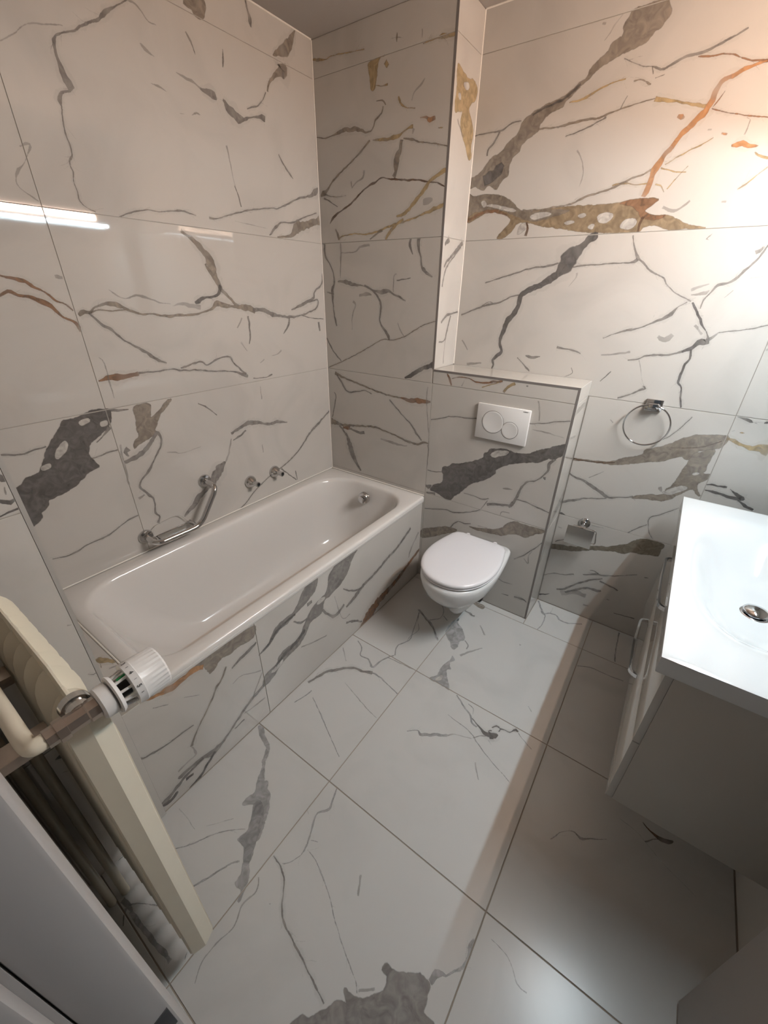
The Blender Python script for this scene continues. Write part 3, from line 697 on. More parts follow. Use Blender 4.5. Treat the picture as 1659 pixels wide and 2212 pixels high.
  ('P:lt', '6896,-12537 7120,-12457 7397,-12661 7854,-12816 8066,-13037 8200,-13301 8400,-13507 8704,-13790 8843,-13731 8994,-13904 9227,-13971 9599,-14377 9746,-14626 9964,-15011 9964,-15206 10209,-15592 10143,-15760 9840,-15487 9518,-15463 9458,-15342 9501,-15145 9379,-14891 9151,-14627 9060,-14472 8733,-14745 8698,-14430 8762,-14229 8558,-13977 8413,-13752 8286,-13503 8117,-13361 7929,-13044 7689,-12888 7254,-12765'),
  ('P:lt', '9092,-14346 9398,-14396 9722,-14767 9985,-15223 10231,-15649 10501,-15881 10624,-16132 10734,-16367 10696,-16420 10584,-16227 10318,-16218 10264,-15981 10034,-15717 9762,-15461 9451,-15450 9507,-15169 9302,-14815 9079,-14537'),
  ('lt', '8048,-16776,19 8404,-16329,23 8698,-15824,23 9015,-15462,19 9395,-15140,15'),
  ('lt', '9315,-17059,29 9566,-16518,30 9749,-16067,32 9955,-15789,28'),
  ('f', '8299,-15841,13 8835,-15177,17'),
  ('f', '7092,-16076,21 7548,-16070,15 8064,-16113,13'),
  ('lt', '11868,-9203,24 12090,-8980,20 12237,-8905,31 12371,-8990,65 12611,-8846,74 12952,-8599,64 13279,-8422,65'),
  ('f', '13267,-8400,39 13473,-8191,25 13820,-8059,20 14116,-7934,25'),
  ('lt', '12857,-7563,11 13298,-7633,22 13745,-7687,22 14103,-7795,26 14259,-7919,25 14526,-8074,25 14946,-8271,20 15333,-8419,20 15704,-8562,19 15965,-8671,12'),
  ('lt', '12736,-6505,29 13070,-6727,40 13379,-6915,40 13613,-7013,43 13788,-7278,43 14072,-7388,38'),
  ('lt', '13340,-6600,24 13598,-6689,22 13693,-6955,19'),
  ('dk', '13741,-7118,22 14008,-7246,28 14258,-7347,49 14443,-7427,81 14635,-7409,121 14816,-7308,106 14883,-7169,44'),
  ('P:w', '14597,-7376 14682,-7284 14742,-7331 14684,-7433'),
  ('dk', '14673,-7501,51 14796,-7441,39 14529,-7273,35 14634,-7166,25'),
  ('dk', '14585,-7047,24 14711,-6862,38 14875,-6899,26 14884,-7046,22'),
  ('dk', '14875,-6899,33 15048,-6835,27 15229,-6796,31 15327,-6664,28 15406,-6545,65 15517,-6587,45'),
  ('lt', '15526,-6611,22 15750,-6779,22 16188,-6983,16'),
  ('g', '14144,-7884,19 14341,-7652,20 14531,-7514,20'),
  ('f', '14673,-7619,15 14841,-7730,13'),
  ('P:lt', '10686,-2111 10794,-2470 11223,-2791 11583,-3333 11436,-3636 11527,-3951 11448,-4243 11284,-4176 11136,-3951 10870,-3757 10568,-3374 10530,-2772 10561,-2423'),
  ('dk', '10649,-2249,119 10746,-2233,64'),
  ('lt', '11642,-3388,36 11897,-3586,38 11965,-3865,39'),
  ('f', '11887,-4423,67 12115,-3984,56 12569,-3330,29'),
  ('P:lt', '11587,-4642 11763,-4866 11662,-5070 11740,-5269 11888,-5413 11748,-5556 11933,-5909 12326,-6435 12192,-6457 11760,-6428 11349,-6454 11531,-6122 11523,-5885 11483,-5583 11562,-5143 11626,-4965'),
  ('P:w', '11581,-6324 11690,-5966 11780,-6020 11792,-6210 11683,-6344'),
  ('g', '10681,-1374,38 10984,-1418,74 11155,-1486,56 11312,-1450,57'),
  ('P:tan', '10661,-489 10925,-356 11396,-375 11413,-660 11048,-630'),
  ('f', '11829,-1926,37 12068,-2171,44 12317,-2448,50'),
  ('f', '13982,-2013,58 14061,-1984,41'),
  ('f', '15466,-5194,18 15677,-5381,23'),
  ('lt', '13754,1913,56 13987,1472,48 14252,1018,76 14425,860,33 14482,345,29 14472,-40,24 14399,-410,26'),
  ('lt', '14318,1010,40 14607,1222,51 14909,1272,50 15164,1011,49 15531,1006,50 15849,1185,39 16218,1402,39'),
  ('f', '14594,1270,25 14606,1807,18'),
  ('lt', '8532,-2837,42 9152,-3126,41 9630,-3324,45 10074,-3736,41 10410,-4094,40 10559,-4181,21'),
  ('lt', '8706,-3000,32 8983,-3582,19 9365,-4153,19 9262,-4736,20 9288,-5112,20'),
  ('lt', '9470,-3170,35 9864,-2714,32 9757,-2112,25 9377,-1679,30'),
  ('lt', '9932,-2440,32 10256,-2648,32'),
  ('f', '14621,-8722,27 14799,-9013,31 14987,-9230,22'),
  ('lt', '11002,-12450,26 11147,-12863,34 11221,-13126,48 11001,-13417,32 11068,-13713,32 11229,-14010,32 11346,-14321,31 11381,-14563,19'),
  ('lt', '11356,-14118,16 11572,-14018,15'),
  ('f', '10767,-13629,16 10607,-13524,16'),
  ('lt', '11381,-14563,14 11228,-14917,20 11068,-15061,19'),
  ('g', '10695,-15093,19 11044,-15136,23 11350,-15270,28 11599,-15498,25 11837,-15778,27 12164,-15970,24 12534,-16053,23 12889,-16132,25 13229,-16208,25 13608,-16293,24 13817,-16340,19 14033,-16399,24'),
  ('lt', '11443,-14366,16 11847,-14413,17 12324,-14605,20 12709,-14766,17 13132,-15034,16 13523,-15230,16 13891,-15414,18 14212,-15556,14 14443,-15646,15 14593,-15784,15'),
  ('f', '10743,-15706,22 10950,-15964,25 10872,-16407,28 11055,-16825,21 10940,-17308,20 10946,-17738,20 11136,-18062,16'),
  ('P:g', '13794,-17090 13702,-16844 13883,-16783 14087,-16500 14213,-16294 14270,-16182 14462,-16045 14276,-15963 14323,-15880 14678,-15843 14932,-15590 15106,-15320 15038,-15119 14865,-15088 14905,-14929 15117,-14908 15402,-14781 15714,-14584 15996,-14584 16047,-14792 16092,-15044 16305,-15295'),
  ('lt', '15976,-14549,75 16064,-14333,82 16179,-14225,43 16274,-14208,25 16436,-13989,30 16569,-13843,35 16612,-13573,41 16568,-13331,60 16598,-13168,39'),
  ('f', '14592,-15736,33 14910,-15460,29'),
  ('dk', '11472,-15932,18 11511,-15904,18'),
  ('f', '16959,-12881,13 17460,-12966,17 17826,-13274,19 18077,-13291,15'),
  ('f', '13197,-13873,36 13448,-14302,35'),
  ('lt', '17942,1912,45 17964,1329,32 18002,448,32 18082,-348,39'),
  ('lt', '16677,-1680,23 17181,-1413,33 17606,-1401,29 18141,-1398,28 18597,-1348,28'),
  ('lt', '17625,-9570,19 17736,-9381,19 17844,-9172,13 18040,-8986,12 18221,-8900,23 18396,-8971,44 18638,-8819,28 19118,-8495,12'),
  ('dkb', '20010,-7249,21 20290,-7432,36 20510,-7449,75 20724,-7425,82 20892,-7282,27'),
  ('g', '20147,-7840,27 20343,-7613,15 20480,-7515,17'),
  ('f', '19362,-7600,16 19832,-7673,16 20185,-7856,15 20636,-8150,12 21086,-8330,12 21543,-8514,9'),
  ('g', '7980,-18350,74 8243,-18298,62 8443,-18289,39'),
  ('g', '8243,-18298,25 8365,-18142,24 8587,-18000,15 8822,-17865,20 8954,-17788,11'),
  ('g', '8240,-18368,31 8391,-18492,26 8567,-18592,18'),
  ('lt', '8414,-18310,53 8832,-18306,64 9317,-18274,62 9783,-18243,61 10259,-18194,59'),  # broad grey streak along the floor beside the pipes
  ('g', '6920,-17965,14 6926,-17700,19'),
  ('lt', '10538,-17966,18 10500,-17907,18 10462,-17846,11'),
 ],
}
KIND = {  # printed colour (sRGB) and strength
 'g': ((132, 128, 124), .85), 'dk': ((100, 97, 95), .95), 'tan': ((138, 129, 118), .90), 'gold': ((168, 148, 112), .88),
 'brn': ((136, 106, 84), .88), 'org': ((170, 128, 92), .88), 'dkb': ((102, 80, 64), .92), 'f': ((152, 149, 145), .48),
 'lt': ((160, 159, 159), .75), 'olv': ((120, 112, 98), .95), 'bro': ((140, 123, 99), .95), 'w': (WHITE, 1.0)}
FACE = {
 'L': lambda u, v, h: (h, u, v), 'F': lambda u, v, h: (u, -h, v), 'B': lambda u, v, h: (u, D-h, v),
 'N': lambda u, v, h: (XP1+h, u, v), 'S': lambda u, v, h: (XP2+h, u, v), 'Q': lambda u, v, h: (XQ+h, u, v),
 'A': lambda u, v, h: (XA+h, u, v), 'D': lambda u, v, h: (u, v, h), 'G': lambda u, v, h: (u, v, ZT-.002+h),
 'T': lambda u, v, h: (u, v, ZS+h), 'R': lambda u, v, h: (XR-h, u, v)}

def catmull(P, step):
    out = []
    n = len(P)
    for i in range(n-1):
        p0, p1, p2, p3 = P[max(i-1, 0)], P[i], P[i+1], P[min(i+2, n-1)]
        d = math.hypot(p2[0]-p1[0], p2[1]-p1[1]); k = max(1, int(d/step))
        for j in range(k):
            t = j/k
            out.append(tuple(0.5*((2*b)+(-a+c)*t+(2*a-5*b+4*c-d_)*t*t+(-a+3*b-3*c+d_)*t**3) for a, b, c, d_ in zip(p0, p1, p2, p3)))
    out.append(P[-1]); return out

def ribbon(bm, uvl, cl, pts, col, alpha, h, rnd, hard=1.0):
    Q = catmull(pts, 0.007)
    n = len(Q); so = rnd.random()*100; prev = None
    for i, (u, v, hw) in enumerate(Q):
        a = Q[max(i-1, 0)]; b = Q[min(i+1, n-1)]
        tx, ty = b[0]-a[0], b[1]-a[1]; l = math.hypot(tx, ty) or 1e-6; nx, ny = -ty/l, tx/l
        hw = max(hw, 0.0007)
        wob = noise.noise(Vector((so, i*0.35, 0)))*min(hw*0.5+.0006, .004)+noise.noise(Vector((so, i*0.11, 5)))*.0012
        k = (hw*1.05+.0003)*(1+.35*noise.noise(Vector((so, i*0.5, 9))))
        u += nx*wob; v += ny*wob
        al = alpha*(.75 if i in (0, n-1) else 1.0)*min(1.0, .80+.55*noise.noise(Vector((so, i*.16, 20))))
        ck = col[:3]+(min(k*1000*hard, 19.)/20,)
        row = [(bm.verts.new((u-nx*k, v-ny*k, h)), -1.0, al, ck), (bm.verts.new((u, v, h)), 0.0, al, ck), (bm.verts.new((u+nx*k, v+ny*k, h)), 1.0, al, ck)]
        if prev:
            for j in (0, 1):
                q = (prev[j], prev[j+1], row[j+1], row[j])
                f = bm.faces.new([x[0] for x in q])
                for lp, x in zip(f.loops, q):
                    lp[uvl].uv = (x[1], x[2]); lp[cl] = x[3]
        prev = row

def patch(bm, uvl, cl, pts, col, alpha, h, rnd):
    area = sum(pts[i][0]*pts[(i+1) % len(pts)][1]-pts[(i+1) % len(pts)][0]*pts[i][1] for i in range(len(pts)))
    if area < 0: pts = pts[::-1]
    O = []; n = len(pts); so = rnd.random()*100; c = 0
    amp = min(.0035, .05*math.sqrt(abs(area)/2)+.0005)
    for i in range(n):
        p0, a, b, p3 = pts[i-1], pts[i], pts[(i+1) % n], pts[(i+2) % n]; d = math.hypot(b[0]-a[0], b[1]-a[1]); k = max(2, int(d/.0045))
        for j in range(k):
            t = j/k; c += 1
            x, y = (0.5*((2*a[q])+(-p0[q]+b[q])*t+(2*p0[q]-5*a[q]+4*b[q]-p3[q])*t*t+(-p0[q]+3*a[q]-3*b[q]+p3[q])*t**3) for q in (0, 1))
            O.append((x+amp*(noise.noise(Vector((so, c*.25, 1)))+.6*noise.noise(Vector((so, c*.8, 3)))), y+amp*(noise.noise(Vector((so, c*.25, 7)))+.6*noise.noise(Vector((so, c*.8, 11))))))
    n = len(O)
    V = [bm.verts.new((x, y, h)) for x, y in O]
    for tri in tessellate_polygon([[Vector((x, y, 0)) for x, y in O]]):
        try: f = bm.faces.new([V[i] for i in tri])
        except ValueError: continue
        for lp in f.loops: lp[uvl].uv = (0.83, alpha); lp[cl] = col
    fr = []
    for i in range(n):
        a, b = O[i-1], O[(i+1) % n]; tx, ty = b[0]-a[0], b[1]-a[1]; l = math.hypot(tx, ty) or 1e-6
        fr.append(bm.verts.new((O[i][0]+ty/l*.0034, O[i][1]-tx/l*.0034, h)))
    for i in range(n):
        j = (i+1) % n
        f = bm.faces.new((V[i], fr[i], fr[j], V[j]))
        for lp, q in zip(f.loops, (.83, 1., 1., .83)): lp[uvl].uv = (q, alpha); lp[cl] = col

PARSED = {}
for s_, lst in VEINS.items():
    PARSED[s_] = []
    for k_, txt in lst:
        pts = [tuple(int(x)/1e4 for x in q.split(',')) for q in txt.split()]
        us = [q[0] for q in pts]; vs = [q[1] for q in pts]
        PARSED[s_].append((k_, pts, (min(us)-.04, max(us)+.04, min(vs)-.04, max(vs)+.04)))

def tile(face, u0, u1, v0, v1, parent, base=None, vein=None, th=0.0019, gap=0.0009, name='tile', gaps=None):
    """one slab of tile, its edges chamfered, with the printed veins that cross it"""
    base = base or M_TILE; vein = vein or M_VEIN
    g = gaps or (gap, gap, gap, gap)
    a0, a1, b0, b1 = u0+g[0], u1-g[1], v0+g[2], v1-g[3]; c = .0007
    fm = FACE[face]; bm = bmesh.new()
    uvl = bm.loops.layers.uv.new('vein'); cl = bm.loops.layers.float_color.new('print')
    rnd = random.Random('%s%.3f%.3f' % (face, u0, v0))
    for i, (k, pts, bb) in enumerate(PARSED.get(face, [])):
        if bb[1] < a0 or bb[0] > a1 or bb[3] < b0 or bb[2] > b1: continue
        kk = k[2:] if k.startswith('P:') else k
        rgb, al = KIND[kk]; col = lin(rgb)+(1.0,)
        h = (.00010 if k.startswith('P:') else .00016) + i*2e-7
        if kk == 'w': h += .00005
        if k.startswith('P:'): patch(bm, uvl, cl, pts, col, al, h, rnd)
        else:
            if kk in ('g', 'dk', 'tan', 'gold', 'brn', 'org') and len(pts) > 3:   # pale mist beside the vein
                ribbon(bm, uvl, cl, [(p[0], p[1], p[2]*1.8+.005) for p in pts], tuple(.40+.60*x for x in col[:3])+(1,), .10, .00006+i*1e-7, rnd, .35)
            ribbon(bm, uvl, cl, pts, col, al, h, rnd)
            if kk in ('g', 'dk', 'tan', 'brn', 'gold', 'lt') and len(pts) > 3:   # hairline spurs leaving the vein
                for q in range(int(len(pts)*.9)):
                    j = rnd.randrange(len(pts)-1); t = rnd.random(); p_, q_ = pts[j], pts[j+1]
                    ang = math.atan2(q_[1]-p_[1], q_[0]-p_[0])+rnd.choice((-1, 1))*rnd.uniform(.12, .6); ln = rnd.uniform(.010, .045)
                    x, y = p_[0]+(q_[0]-p_[0])*t, p_[1]+(q_[1]-p_[1])*t; sp = [(x, y, .0011)]
                    for _ in range(3):
                        ang += rnd.uniform(-.4, .4); x += math.cos(ang)*ln/3; y += math.sin(ang)*ln/3; sp.append((x, y, .0009))
                    ribbon(bm, uvl, cl, sp, tuple(.12+.88*z_ for z_ in col[:3])+(1,), rnd.uniform(.15, .42), h-.00003, rnd)
    for co, no in (((a0+c, 0, 0), (-1, 0, 0)), ((a1-c, 0, 0), (1, 0, 0)), ((0, b0+c, 0), (0, -1, 0)), ((0, b1-c, 0), (0, 1, 0))):
        if bm.faces:
            bmesh.ops.bisect_plane(bm, geom=list(bm.verts)+list(bm.edges)+list(bm.faces), plane_co=co, plane_no=no, clear_outer=True, dist=1e-6)
    for f in bm.faces: f.material_index = 1
    def ring(i, h): return [bm.verts.new(x) for x in ((a0+i, b0+i, h), (a1-i, b0+i, h), (a1-i, b1-i, h), (a0+i, b1-i, h))]
    r0, r1, r2_ = ring(0, -th), ring(0, -c), ring(c, 0)
    fs = [bm.faces.new(r2_), bm.faces.new(r0[::-1])]
    for p_, q_ in ((r0, r1), (r1, r2_)):
        for j in range(4): fs.append(bm.faces.new((p_[j], p_[(j+1) % 4], q_[(j+1) % 4], q_[j])))
    for f in fs: f.material_index = 0
    for v in bm.verts: v.co = Vector(fm(*v.co))
    bmesh.ops.recalc_face_normals(bm, faces=[f for f in bm.faces if f.material_index == 0])
    me = bpy.data.meshes.new(name); bm.to_mesh(me); bm.free()
    me.materials.append(base); me.materials.append(vein)
    o = bpy.data.objects.new(name, me); COL.objects.link(o); o.parent = parent
    return o

# ================================================================== the room
def slab(name, *boxes, mat=None):
    m = MB()
    for b in boxes: m.box(*b)
    return struct(m.build(name, mat or (M_GROUT if name == 'floor' else M_WGROUT), None, 0))

G = .002   # grout lies this far behind the tile face
floor = slab('floor', (-.1, 2.4, YF-.9, .4, -.12, -G))
ceiling = slab('ceiling', (-.12, 2.4, YF-.9, .4, ZC, ZC+.1), mat=M_PLASTER)
wall_left = slab('wall_left', (-.12, -G, YQ-.1, .36, -.0019, ZC))
wall_back = slab('wall_back', (XP1-.1, XR+.1, D+G, .36, -.0019, ZC))
wall_back_tub = slab('wall_back_tub', (-G, XP1-G, G, D, -.0019, ZC))
wall_back_ledge = slab('wall_back_ledge', (XP1-G, XP2-G, G, D, -.0019, ZS-G))
wall_right = slab('wall_right', (XR+G, XR+.12, YF-.1, D, -.0019, ZC))
wall_front_left = slab('wall_front_left', (-G, XQ-G, YF-.1, YQ, -.0019, ZC))
JL, JR, JH = 1.45, 2.165, 2.04       # door opening
wall_front = slab('wall_front', (XQ-G, JL-.05, YF-.1, YF, -.0019, ZC), (JR+.05, XR+.1, YF-.1, YF, -.0019, ZC), (JL-.05, JR+.05, YF-.1, YF, JH+.05, ZC), mat=M_PLASTER)
apron = slab('wall_tub_apron', (XA-.012, XA-G, YQ, -.0005, -.0019, .503), (0.0, XA-.012, YQ, -1.566, -.0019, ZT-.004))

rows = [0.0, Z0, Z1, Z2, Z3, ZC]
for a, b in zip(rows, rows[1:]):
    b_ = min(b, ZC-.001)
    if a > 0.1:
        za = ZT if a == Z0 else a
        tile('L', -1.19, -.002, za, b_, wall_left); tile('L', YQ+.002, -1.19, za, b_, wall_left)
    e = .0095 if a >= Z1 else 0
    if a >= Z1:
        tile('F', 0.002, XP1, max(a, 0), b_, wall_back_tub, gaps=(.0009, .0098, .0009, .0009))
    else:
        tile('F', 0.002, .691, max(a, .0005), b_, wall_back_tub)
    # true back wall, both sides of the joint at x = 1.886
    x0 = XP1+.002 if a >= Z1 else XP2+.002
    tile('B', x0, 1.886, max(a, .0005), b_, wall_back); tile('B', 1.886, XR-.002, max(a, .0005), b_, wall_back)
    tile('Q', YF+.002, YQ, max(a, .0005), b_, wall_front_left, gaps=(.0009, .0095 if a > 0 else .0009, .0009, .0009))
    for y0, y1 in ((YF+.002, -1.0), (-1.0, D-.002)): tile('R', y0, y1, max(a, .0005), b_, wall_right)
for a, b in ((.0005, Z0), (Z0, Z1), (Z1, ZS)):
    tile('F', .691, XP2, a, b, wall_back_ledge, gaps=(.0009, .0098, .0009, .0098 if b == ZS else .0009))
    tile('S', .001, D-.002, a, b, wall_back_ledge, gaps=(0, .0009, .0009, .0012 if b == ZS else .0009))
for a, b in ((ZS, Z2), (Z2, Z3), (Z3, ZC-.001)):
    tile('N', .001, D-.002, a, b, wall_back_tub, gaps=(0, .0009, .0009, .0009))
tile('T', XP1+.002, XP2, .001, D-.002, wall_back_ledge, gaps=(.0009, .0005, 0, .0009))
tile('A', YQ, -1.185, .0005, .503, apron); tile('A', -1.185, -.001, .0005, .503, apron)
tile('G', 0.002, XA-.003, YQ+.001, -1.566, apron)
# floor: 60 x 60 grid
xs = [XA, 1.0623, 1.6623, XR-.002]; ys = [YF-.1, -1.844, -1.244, -.644, -.044]
for xa_, xb_ in zip(xs, xs[1:]):
    for ya_, yb_ in zip(ys, ys[1:]):
        tile('D', xa_, xb_, ya_, yb_, floor, M_FLOOR, M_FVEIN, gap=.0017)
tile('D', XA, 1.0623, -.044, -.0005, floor, M_FLOOR, M_FVEIN, gap=.0017)
tile('D', 1.0623, XP2, -.044, -.0005, floor, M_FLOOR, M_FVEIN, gap=.0017)
for xa_, xb_ in ((XP2, 1.6623), (1.6623, XR-.002)):
    tile('D', xa_, xb_, -.044, D-.001, floor, M_FLOOR, M_FVEIN, gap=.0017)

XO_ = .692
# metal edge profiles and silicone joints
def trim(name, mat, *boxes):
    m = MB()
    for b in boxes: m.box(*b)
    return struct(m.build(name, mat, None, 0))
trim('trim_1', M_ALU, (XP1-.0092, XP1-.0004, -.0007, .0019, ZS+.0010, ZC-.001))
trim('trim_2', M_ALU, (XP1-.0004, XP2-.0092, -.0007, .0019, ZS-.0092, ZS-.0004))
trim('trim_3', M_ALU, (XP2-.0092, XP2-.0004, -.0007, .0019, .0008, ZS-.0004))
trim('trim_4', M_ALU2, (XQ-.0019, XQ+.0006, YQ-.0088, YQ-.0002, ZT+.001, ZC-.001))
def bead(name, a, b, r=.0035):
    return struct(MB().tube([a, b], r, 8).build(name, M_CAULK, None))
bead('trim_5', (.0012, YQ+.004, ZC-.0012), (.0012, -.004, ZC-.0012))
bead('trim_6', (XP1+.0012, D-.0012, ZS+.004), (XP1+.0012, D-.0012, ZC-.003), .003)
bead('trim_7', (.0012, -.0012, ZT+.004), (.0012, -.0012, ZC-.003), .0025)
bead('trim_9', (.0022, -1.56, ZT+.0012), (.0022, -.004, ZT+.0012), .0032); bead('trim_10', (.004, -.0022, ZT+.0012), (XO_-.006, -.0022, ZT+.0012), .0032)
bead('trim_11', (.004, -1.5632, ZT-.0025), (XA-.004, -1.5632, ZT-.0025), .0031)
bead('trim_8', (XP1+.003, D-.0012, ZC-.0012), (XR-.004, D-.0012, ZC-.0012), .003)

# door: frame, stop and leaf standing open against the right wall
fr = MB()
fr.box(JL-.062, JL, -1.874, -1.831, .0005, JH+.06, .004)
fr.box(JL-.0495, JL-.001, YF-.1, -1.8745, .0005, JH, 0)
fr.box(JL-.001, JL+.016, YF-.1, -1.878, .0005, JH, .003)
fr.box(JL, JR, -1.874, -1.831, JH, JH+.06, .004)
fr.box(JR, JR+.062, -1.874, -1.831, .0005, JH+.06, .004)
fr.box(JR+.001, JR+.0495, YF-.1, -1.8745, .0005, JH, 0)
frame = struct(fr.build('trim_door_frame', M_DOOR, None))
MB().box(JL-.0004, JL+.0012, -1.848, -1.834, .90, .945, .0004).build('strike_plate', M_INK, frame)
door = struct(MB().box(2.120, 2.160, -1.826, -1.122, .008, 2.02, .003).build('door_1', M_DOOR, None))
h = MB().lathe((2.120, -1.18, 1.03), (-1, 0, 0), [(0, .025), (.006, .025), (.008, .022), (.008, .009), (.042, .009)], 20)
h.tube(fillet([(2.078, -1.18, 1.03), (2.072, -1.20, 1.03), (2.072, -1.30, 1.03)], .02), .009)
h.build('door_handle', M_STEEL, door)
# ================================================================== bathtub
tub = thing('bathtub', 'long white enamelled bathtub built in behind marble tiles', 'bathtub', (.34, -.78, 0))
XO = .692
R_ = []
R_.append(rrect(.0008, XO-.004, -1.5605, -.0008, .010, .5045))
R_.append(rrect(.0008, XO-.001, -1.5605, -.0008, .010, .509))
R_.append(rrect(.0008, XO-.001, -1.5605, -.0008, .010, .519))
R_.append(rrect(.0008, XO-.004, -1.5605, -.0008, .010, .5205))
R_.append(rrect(.0008, XO, -1.5605, -.0008, .012, .522))
R_.append(rrect(.0008, XO+.001, -1.5605, -.0008, .012, .534))
R_.append(rrect(.004, XO-.003, -1.559, -.004, .012, .5412))
R_.append(rrect(.008, XO-.010, -1.555, -.008, .014, ZT))
op = (.062, .640, -1.522, -.058); rc = (.17, .20, .16, .13)
def opn(i, z, ibk=0, inr=0, r=0.0):
    return rrect(op[0]+i, op[1]-i, op[2]+i+inr, op[3]-i-ibk, tuple(max(.05, x-i*.55+r) for x in rc), z)
R_.append(opn(-.004, ZT-.0004)); R_.append(opn(.004, ZT-.003)); R_.append(opn(.011, ZT-.010)); R_.append(opn(.016, ZT-.022))
R_.append(opn(.022, .490, .002, .006)); R_.append(opn(.030, .420, .008, .022)); R_.append(opn(.042, .330, .016, .060))
R_.append(opn(.056, .240, .026, .12)); R_.append(opn(.074, .180, .036, .18)); R_.append(opn(.100, .142, .046, .23))
R_.append(opn(.135, .126, .06, .27)); R_.append(opn(.19, .120, .08, .31)); R_.append(opn(.25, .118, .10, .35))
MB().loft(R_, False, True).build('shell', M_ENAMEL, tub, 50)
ov = (.345, -.112, .470)
MB().lathe(ov, (0, -1, -.12), [(-.012, .036), (.004, .036), (.010, .033), (.013, .021), (.018, .021), (.028, .024), (.031, .019), (.031, .004)], 28).build('overflow_knob', M_CHROME, tub)

# ------------------------------------------------------------------ grab bar with soap dish on the left wall
gb = thing('grab_bar', 'bent chrome grab bar with clear soap dish on wall above bathtub', 'grab bar', (.0, -1.03, .55))
fa, fb = Vector((.0, -.876, .762)), Vector((.0, -1.189, .613))
for f in (fa, fb):
    MB().lathe((.0008, f.y, f.z), (1, 0, 0), [(0, .031), (.004, .031), (.009, .028), (.010, .016), (.016, .0145)], 28).build('wall_flange', M_CHROME, gb)
bx = .082
path = fillet([fb+Vector((.008, 0, 0)), (bx, -1.189, .603), (bx, -.982, .600), (bx, -.868, .755), fa+Vector((.008, 0, 0))], .045, 8)
MB().tube(path, .0122, 16).build('bar', M_CHROME, gb)
m = MB(); m.tube(fillet([(.076, -1.165, .600), (.020, -1.165, .604), (.020, -1.000, .604), (.076, -1.000, .600)], .02), .0032, 8)
m.tube([(.078, -.994, .601), (.016, -.994, .606)], .0075, 10)
m.build('dish_holder', M_CHROME, gb)
dr = []
for i, z in ((.0, .608), (.003, .598), (.006, .588), (.012, .580), (.03, .578)):
    dr.append(rrect(.022+i, .074-i, -1.160+i, -1.008-i, .012, z, 6))
ir = [rrect(.022+i, .074-i, -1.160+i, -1.008-i, .010, z, 6) for i, z in ((.032, .5805), (.014, .5825), (.009, .590), (.0055, .599), (.0025, .608))]
ds = MB().loft(dr+ir, False, False).build('soap_dish', M_GLASS, gb)
ds['label'] = 'clear soap dish'
MB().tube(fillet([(.014, -1.165, .604), (.012, -1.155, .650), (.012, -1.035, .660), (.014, -1.003, .604)], .03), .0016, 6).build('splash_wire', M_GLASS, gb)

# ------------------------------------------------------------------ two capped tap connections
def stub(y, z, label):
    t = thing('tap_connection', label, 'pipe fitting', (0, y, z-.03), 'tap connections above the bathtub')
    MB().lathe((.0006, y, z), (1, 0, 0), [(0, .032), (.005, .033), (.014, .030), (.024, .022), (.031, .015), (.034, .012)], 28).build('rosette', M_CHROME, t)
    m = MB().lathe((.030, y, z), (1, 0, 0), [(0, .0115), (.018, .0115), (.019, .0135), (.038, .0135), (.039, .0095), (.028, .0095)], 16)
    m.build('pipe_end', M_CHROME, t)
    MB().lathe((.0555, y, z), (1, 0, 0), [(0, .0092), (.003, .0092)], 14).build('bore', M_BLACK, t)
stub(-.6307, .6697, 'chrome tap connection stub on tiled wall, next to the grab bar')
stub(-.4682, .6724, 'chrome tap connection stub on tiled wall, between its twin and the corner')

# ================================================================== toilet
wc = thing('toilet', 'white wall-hung toilet with closed lid beside the bathtub', 'toilet', (1.067, -.26, 0))
CX = 1.067
def dloop(wb, wm, yb, yf, z, n=64, ex=2.25, rb=.03):
    """D-shaped outline: straight back at yb, widest in the middle, round at yf"""
    pts = []; ym = yb+(yf-yb)*.47
    for i in range(n):
        t = i/n
        if t < .5:       # front arc from +x to -x
            a = math.pi*(t/.5); c, s_ = math.cos(a), math.sin(a)
            x = math.copysign(abs(c)**(2/ex), c)*wm; y = ym+(yf-ym)*abs(s_)**(2/ex)
        else:            # back
            q = (t-.5)/.5
            if q < .30: k = q/.30; x = -(wm+(wb-wm)*k**1.6); y = ym+(yb-rb-ym)*k
            elif q < .38: k = (q-.30)/.08*math.pi/2; x = -(wb-rb+rb*math.cos(k)); y = yb-rb+rb*math.sin(k)
            elif q < .62: k = (q-.38)/.24; x = -(wb-rb)*(1-2*k); y = yb
            elif q < .70: k = (1-(q-.62)/.08)*math.pi/2; x = wb-rb+rb*math.cos(k); y = yb-rb+rb*math.sin(k)
            else: k = 1-(q-.70)/.30; x = wm+(wb-wm)*k**1.6; y = ym+(yb-rb-ym)*k
        pts.append(Vector((CX+x, y, z)))
    return pts
B_ = [dloop(.150, .168, -.004, -.498, .398), dloop(.156, .176, -.002, -.508, .392), dloop(.158, .178, -.002, -.510, .375), dloop(.152, .172, -.002, -.505, .345),
      dloop(.138, .158, -.002, -.485, .300), dloop(.120, .132, -.002, -.445, .255), dloop(.102, .102, -.002, -.385, .215),
      dloop(.088, .078, -.002, -.335, .185), dloop(.080, .066, -.002, -.318, .150), dloop(.076, .062, -.002, -.312, .120), dloop(.066, .052, -.004, -.298, .100), dloop(.04, .03, -.02, -.26, .094)]
MB().loft(B_, True, True).build('bowl', M_CERAMIC, wc, 60)
def lidloop(i, z): return dloop(.146-i, .176-i, -.052-i, -.500+i, z, rb=.045)
MB().loft([lidloop(.006, .4005), lidloop(.002, .404), lidloop(.001, .409), lidloop(.004, .4125)], True, True).build('seat', M_SEAT, wc, 50)
